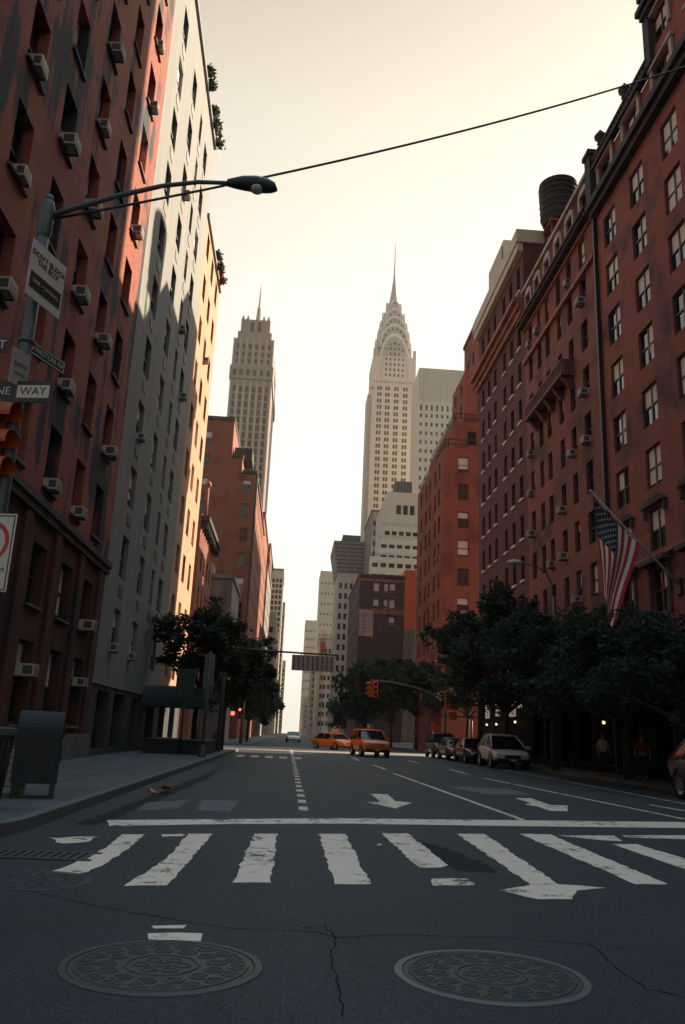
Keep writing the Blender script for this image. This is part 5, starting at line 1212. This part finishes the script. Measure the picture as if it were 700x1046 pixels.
# ------------------------------------------------------------------ people
def person(label, x, y, rz, top, legs, sc=1.0, hand=None):
    t = thing('person', label, 'person', (x, y, KH), R_(rz)); t.scale = (sc,)*3
    def skin(name, V, E, mat, parent=t, sub=2, root=0):
        me = bpy.data.meshes.new(name); me.from_pydata([v[0] for v in V], E, []); me.materials.append(M[mat]); o = link(name, me, parent)
        s = o.modifiers.new('skin', 'SKIN'); lay = me.skin_vertices[0] if me.skin_vertices else None
        if lay is None:
            bm = bmesh.new(); bm.from_mesh(me); bm.verts.layers.skin.verify(); bm.to_mesh(me); bm.free(); lay = me.skin_vertices[0]
        for i, v in enumerate(V): r = v[1]; lay.data[i].radius = (r, r) if not isinstance(r, tuple) else r; lay.data[i].use_root = (i == root)
        s.use_smooth_shade = True
        m = o.modifiers.new('sub', 'SUBSURF'); m.levels = sub; m.render_levels = sub
        return o
    # body: legs, torso, arms, neck, head as one continuous skinned figure
    V = [((0,0,.95),.15),((0,0,1.12),.145),((0,.0,1.33),(.17,.12)),((0,.01,1.46),.09),((0,.01,1.54),.055),((0,-.01,1.62),.085),((0,-.01,1.72),.085),
         ((.10,0,.88),.095),((.11,-.03,.50),.06),((.11,.02,.10),.042),((.12,-.14,.045),.04),
         ((-.10,0,.88),.095),((-.12,.06,.50),.06),((-.12,.14,.10),.042),((-.12,0,.045),.04),
         ((.20,.0,1.40),.06),((.27,.02,1.14),.042),((.27,-.08,.90),.032),((.27,-.12,.82),.03),
         ((-.20,.0,1.40),.06),((-.28,.04,1.14),.042),((-.29,-.06,.90),.032),((-.29,-.10,.82),.03)]
    E = [(0,1),(1,2),(2,3),(3,4),(4,5),(5,6),(0,7),(7,8),(8,9),(9,10),(0,11),(11,12),(12,13),(13,14),(2,15),(15,16),(16,17),(17,18),(2,19),(19,20),(20,21),(21,22)]
    body = skin('body', V, E, 'skin')
    skin('shirt', [((0,0,.93),.165),((0,0,1.12),.16),((0,0,1.33),(.185,.135)),((0,.01,1.45),.10),((.20,0,1.40),.075),((.265,.02,1.17),.06),((-.20,0,1.40),.075),((-.275,.04,1.17),.06)], [(0,1),(1,2),(2,3),(2,4),(4,5),(2,6),(6,7)], top)
    skin('trousers', [((0,0,.94),.155),((.10,0,.86),.108),((.11,-.03,.50),.075),((.11,.02,.12),.06),((-.10,0,.86),.108),((-.12,.06,.50),.075),((-.12,.14,.12),.06)], [(0,1),(1,2),(2,3),(0,4),(4,5),(5,6)], legs)
    c = MB(); c.lathe([(.0,.115),(.06,.10),(.092,.05),(.098,0),(.09,-.05)], (0,.012,1.70), 14); part('hair', c, M['hair'], t)
    for s in (1,-1):
        c = MB(); c.lathe([(0,-.014),(.010,-.008),(.012,0),(.008,.008),(0,.012)], (s*.033,-.088,1.675), 8); part('eye', c, M['hair'], t)
        c = MB(); c.box(s*.12-.045,s*.12+.045,-.19+(.0 if s > 0 else .13),.08+(0 if s > 0 else .13),.003,.075); bevel(part('shoe', c, M['tyre'], t), .03)
        for k in range(5):
            x0 = s*(.272 if s > 0 else .29); y0 = (-.12 if s > 0 else -.10)
            c = MB(); q = (-.028+.014*k); ln = (.055,.075,.08,.075,.06)[k]
            c.tube([(x0,y0+q,.83),(x0,y0+q-.008,.80),(x0-s*.012,y0+q-.012,.80-ln*.5),(x0-s*.03,y0+q-.012,.80-ln)], [.011,.010,.009,.006], seg=6); part('finger', c, M['skin'], t)
    c = MB(); c.poly([(-.012,-.095,1.65),(.012,-.095,1.65),(0,-.118,1.645),(0,-.095,1.685)]); part('nose', c, M['skin'], t)
    return t
person('man in white shirt and dark trousers walking on the shaded right pavement', 13.0, 34.05, 15, 'shirt', 'trousers', .97)
person('dim person with reddish top in the shade right of the man in white', 13.5, 31.4, -10, 'redtop', 'trousers', .95)
person('distant person in pale top on the right pavement behind the parked row', 12.8, 51.6, 0, 'shirt', 'trousers', .95)

# ------------------------------------------------------------------ trees
def tree(label, x, y, h, clumps, n, size, mat='leaf', z0=KH, group='street trees', trunk=.16, name='street_tree', seed=1):
    """clumps: (dx, dy, z, r) relative to the base"""
    rnd = random.Random(seed)
    t = thing(name, label, 'tree', (x, y, z0), 0, group)
    c = MB(); fork = min(cl[2] for cl in clumps)*.72
    c.tube([(0,0,.003),(rnd.uniform(-.06,.06),rnd.uniform(-.06,.06),fork*.5),(0.05,0,fork)], [trunk,trunk*.85,trunk*.75], seg=10)
    for (dx, dy, z, r) in clumps:
        m_ = Vector((dx*.45, dy*.45, fork+(z-fork)*.55)); e = Vector((dx, dy, z)); a = Vector((.05,0,fork*.97))
        c.tube([a, a.lerp(m_, .6)+Vector((rnd.uniform(-.1,.1),)*3), m_, e], [trunk*.5,trunk*.4,trunk*.28,trunk*.08], seg=6)
        for _ in range(3):
            q = e+Vector((rnd.uniform(-r,r),rnd.uniform(-r,r),rnd.uniform(-r*.6,r*.8)))*.85; c.tube([m_.lerp(e,.5), m_.lerp(q,.7)+Vector((0,0,.1)), q], [trunk*.18,trunk*.12,.012], seg=4)
    part('trunk', c, M['bark'], t)
    c = MB(); cs = []
    for (dx, dy, z, r) in clumps:
        for _ in range(max(6, int(r*12))):
            d = Vector((rnd.gauss(0,1),rnd.gauss(0,1),rnd.gauss(0,.8))).normalized()*r*rnd.uniform(.2,1.0)
            cs.append(((dx+d.x, dy+d.y, z+d.z*.75), r*rnd.uniform(.22,.5)))
    leaves(c, cs, n, size, .75, 0, rnd); part('crown', c, M[mat], t)
G1 = 'street trees on the left pavement'
tree('leafy dark street tree above the planter box, nearest on the left pavement', -4.6, 42.0, 7.5, [(-.9,0,5.6,1.5),(.9,0,5.2,1.6),(0,.5,6.7,1.4),(1.6,-.3,4.4,1.2),(-1.3,.3,4.6,1.2),(.4,-.6,4.4,1.3),(0,-1,5.6,1.3),(-1.8,.5,6.2,1.0),(1.3,0,6.2,1.1)], 9000, .12, 'leaf', group=G1, seed=3)
tree('street tree just behind the near left tree, under the mast arm', -3.9, 50.5, 7.0, [(0,0,5.6,1.9),(1.4,0,4.3,1.7),(1.7,.5,5.8,1.5),(-1.2,0,4.8,1.5),(.9,-.5,3.4,1.3),(2.4,0,4.8,1.0)], 9000, .13, 'leaf', group=G1, seed=5)
tree('dense dark tree beyond the left cross street, at the sky gap edge', -4.2, 77.0, 7.5, [(0,0,4.6,2.2),(1.6,0,3.6,1.9),(-1.5,0,5.0,1.9),(.6,0,6.2,1.8),(2.0,0,5.0,1.6),(-3,0,4,2)], 7000, .18, 'leafdark', group=G1, seed=8)
tree('farther low tree beyond the left cross street, behind the dense one', -4.4, 92.0, 7.0, [(0,0,4.0,2.2),(1.5,0,3.0,1.7),(-1.6,0,4.6,1.9),(2.3,0,4.2,1.5)], 4500, .22, 'leafdark', group=G1, seed=9)
G2 = 'street trees along the right pavement'
def wide(label, x, y, zb, zt, rx, ry, n, size, seed, extra=(), mat='leafdark'):
    """spreading crown between heights zb and zt"""
    rnd = random.Random(seed*7); cl = []; zm = (zb+zt)/2; hz_ = (zt-zb)/2
    for k in range(9):
        a = 2*pi*k/9+rnd.uniform(-.2,.2); q = rnd.uniform(.6,1); cl.append((rx*q*cos(a), ry*q*sin(a), zm+rnd.uniform(-.75,.4)*hz_, rnd.uniform(1.0,1.7)))
    for k in range(5):
        a = 2*pi*k/5+rnd.uniform(-.4,.4); cl.append((rx*.5*cos(a), ry*.5*sin(a), zm+hz_*rnd.uniform(.25,.7), rnd.uniform(1.1,1.5)))
    cl += [(0,0,zt-1.2,1.4),(rx*.4,0,zm,1.5),(-rx*.4,0,zm,1.5)]+list(extra)
    tree(label, x, y, zt, cl, n, size, mat, group=G2, seed=seed, trunk=.17)
wide('dark spreading tree nearest on the right, below the flag at the frame edge', 12.6, 25.6, 2.2, 5.3, 2.7, 3.6, 14000, .10, 11)
wide('dark spreading tree directly below the hanging flag', 12.7, 30.9, 2.3, 6.5, 2.9, 4.0, 16000, .11, 12)
wide('dark spreading tree over the white crossover, below the lamp arm', 12.4, 38.6, 2.5, 7.6, 3.0, 4.6, 17000, .12, 13)
wide('tall dark tree at the left tip of the right hand row', 12.2, 46.4, 2.9, 9.6, 3.2, 4.2, 17000, .14, 14, [(-.3,0,9.2,1.3),(-1.6,0,7.6,1.3),(.8,0,8.6,1.3)])
wide('dark tree over the parked dark cars, behind the tall tree', 12.3, 53.6, 5.2, 9.2, 3.0, 3.2, 10000, .16, 15, [(-1.6,0,7.2,1.6)])
wide('smaller dark tree on the right corner, just behind the signal pole', 13.9, 64.4, 2.6, 8.2, 2.0, 2.2, 9000, .15, 21)
wide('dark tree before the orange corner building, beyond the cross street', 12.6, 82.0, 3.8, 8.8, 3.2, 3.4, 11000, .20, 16, [(-2.8,0,5.0,1.9),(-3.0,0,7.2,1.7)])
wide('broad dark tree below the grey banded block, left of the signal', 12.0, 97.0, 3.6, 10.6, 3.8, 4.0, 13000, .23, 17, [(-3.4,0,5.5,2.2),(-3.0,0,8.4,2.0),(-3.8,0,3.8,1.8)])
wide('farthest dark tree of the right row, touching the narrow cream building', 11.2, 122.0, 3.4, 11.6, 4.0, 4.0, 9000, .28, 18, [(-3.4,0,5.0,2.6),(-3.0,0,8.6,2.2),(-3.6,0,3.2,2.0)])

# ------------------------------------------------------------------ haze, light, camera
hz = MB(); hz.box(-890, 890, -890, 1090, -1.0, 326)

hm = bpy.data.materials.new('haze'); hm.use_nodes = True; nt = hm.node_tree; nt.nodes.remove(nt.nodes['Principled BSDF'])
pv = nt.nodes.new('ShaderNodeVolumePrincipled'); pv.inputs['Color'].default_value = (1.0,0.93,0.82,1); pv.inputs['Density'].default_value = HAZE; pv.inputs['Anisotropy'].default_value = 0.3
nt.links.new(pv.outputs[0], nt.nodes['Material Output'].inputs['Volume'])
if HAZE > 0:
    o = link('haze', hz.mesh('haze', hm)); tag(o, kind='stuff')

AZ = math.atan2(0.62, 1.0)      # direction to the sun in the ground plane, from +x towards +y
EL = R_(29.0)
sd = Vector((cos(AZ)*cos(EL), sin(AZ)*cos(EL), sin(EL)))
sl = bpy.data.lights.new('sun', 'SUN'); sl.energy = SUN; sl.angle = R_(0.5); sl.color = (1.0, 0.80, 0.58)
so = bpy.data.objects.new('sun', sl); COL.objects.link(so); so.rotation_euler = sd.to_track_quat('Z', 'Y').to_euler(); so.location = (60, 40, 120)

wd = bpy.data.worlds.new('World'); scene.world = wd; wd.use_nodes = True; nt = wd.node_tree; bg = nt.nodes['Background']
sky = nt.nodes.new('ShaderNodeTexSky'); sky.sky_type = 'NISHITA'; sky.sun_disc = False; sky.sun_elevation = EL; sky.sun_rotation = pi/2-AZ
sky.air_density = 1.0; sky.dust_density = 6.0; sky.ozone_density = 1.0
# milky veil of haze low in the sky towards the sun, thinning with height
tc = nt.nodes.new('ShaderNodeTexCoord'); sp = nt.nodes.new('ShaderNodeSeparateXYZ'); L(nt, tc.outputs['Generated'], sp.inputs[0])
rp = nt.nodes.new('ShaderNodeValToRGB'); L(nt, sp.outputs[2], rp.inputs[0])
el = rp.color_ramp.elements; el[0].position = 0.0; el[0].color = (*VEIL[0],1); el[1].position = 1.0; el[1].color = (*VEIL[1][-1][1], 1)
for pos, col in VEIL[1]:
    e = el.new(pos); e.color = (*col, 1)
dt = nt.nodes.new('ShaderNodeVectorMath'); dt.operation = 'DOT_PRODUCT'; L(nt, tc.outputs['Generated'], dt.inputs[0]); dt.inputs[1].default_value = (0.70, 0.72, 0.0)
mr_ = nt.nodes.new('ShaderNodeMapRange'); L(nt, dt.outputs['Value'], mr_.inputs[0]); mr_.inputs[1].default_value = -0.4; mr_.inputs[2].default_value = 0.6; mr_.inputs[3].default_value = BACK; mr_.inputs[4].default_value = 1.0
v = mixc(nt, 1.0, rp.outputs[0], mr_.outputs[0], 'MULTIPLY')
s_ = mixc(nt, 1.0, sky.outputs[0], (NISH*0.9, NISH*1.0, NISH*1.0), 'MULTIPLY')
ad = mixc(nt, 1.0, s_, v, 'ADD')
L(nt, ad, bg.inputs[0]); bg.inputs[1].default_value = 0.1

cam = bpy.data.cameras.new('camera'); co = bpy.data.objects.new('camera', cam); COL.objects.link(co); scene.camera = co
Rc = ((0.996955075513598,0.05862636065982056,0.05141524329866677),(-0.06503297485230569,0.2612932025315854,0.9630662357764639),(0.04302661489747747,-0.9634774580375882,0.2643102310995388))
m4 = Matrix(((Rc[0][0],-Rc[0][1],-Rc[0][2],0),(Rc[1][0],-Rc[1][1],-Rc[1][2],0),(Rc[2][0],-Rc[2][1],-Rc[2][2],1.3),(0,0,0,1)))
co.matrix_world = m4
cam.sensor_fit = 'VERTICAL'; cam.sensor_height = 36; cam.sensor_width = 24.09; cam.lens = 28.5418; cam.clip_start = 0.05; cam.clip_end = 5000
scene.view_settings.view_transform = 'Standard'; scene.view_settings.look = 'None'; scene.view_settings.exposure = EXPO; scene.view_settings.gamma = 1.0; scene.view_settings.use_curve_mapping = False
scene.cycles.use_denoising = True; scene.cycles.max_bounces = 6; scene.cycles.diffuse_bounces = 4; scene.cycles.volume_bounces = 0
scene.cycles.caustics_reflective = False; scene.cycles.caustics_refractive = False; scene.cycles.sample_clamp_indirect = CLAMP; scene.cycles.blur_glossy = 0.0
scene.cycles.use_guiding = GUIDE; scene.cycles.guiding_training_samples = 64; scene.cycles.use_surface_guiding = True; scene.cycles.use_volume_guiding = False
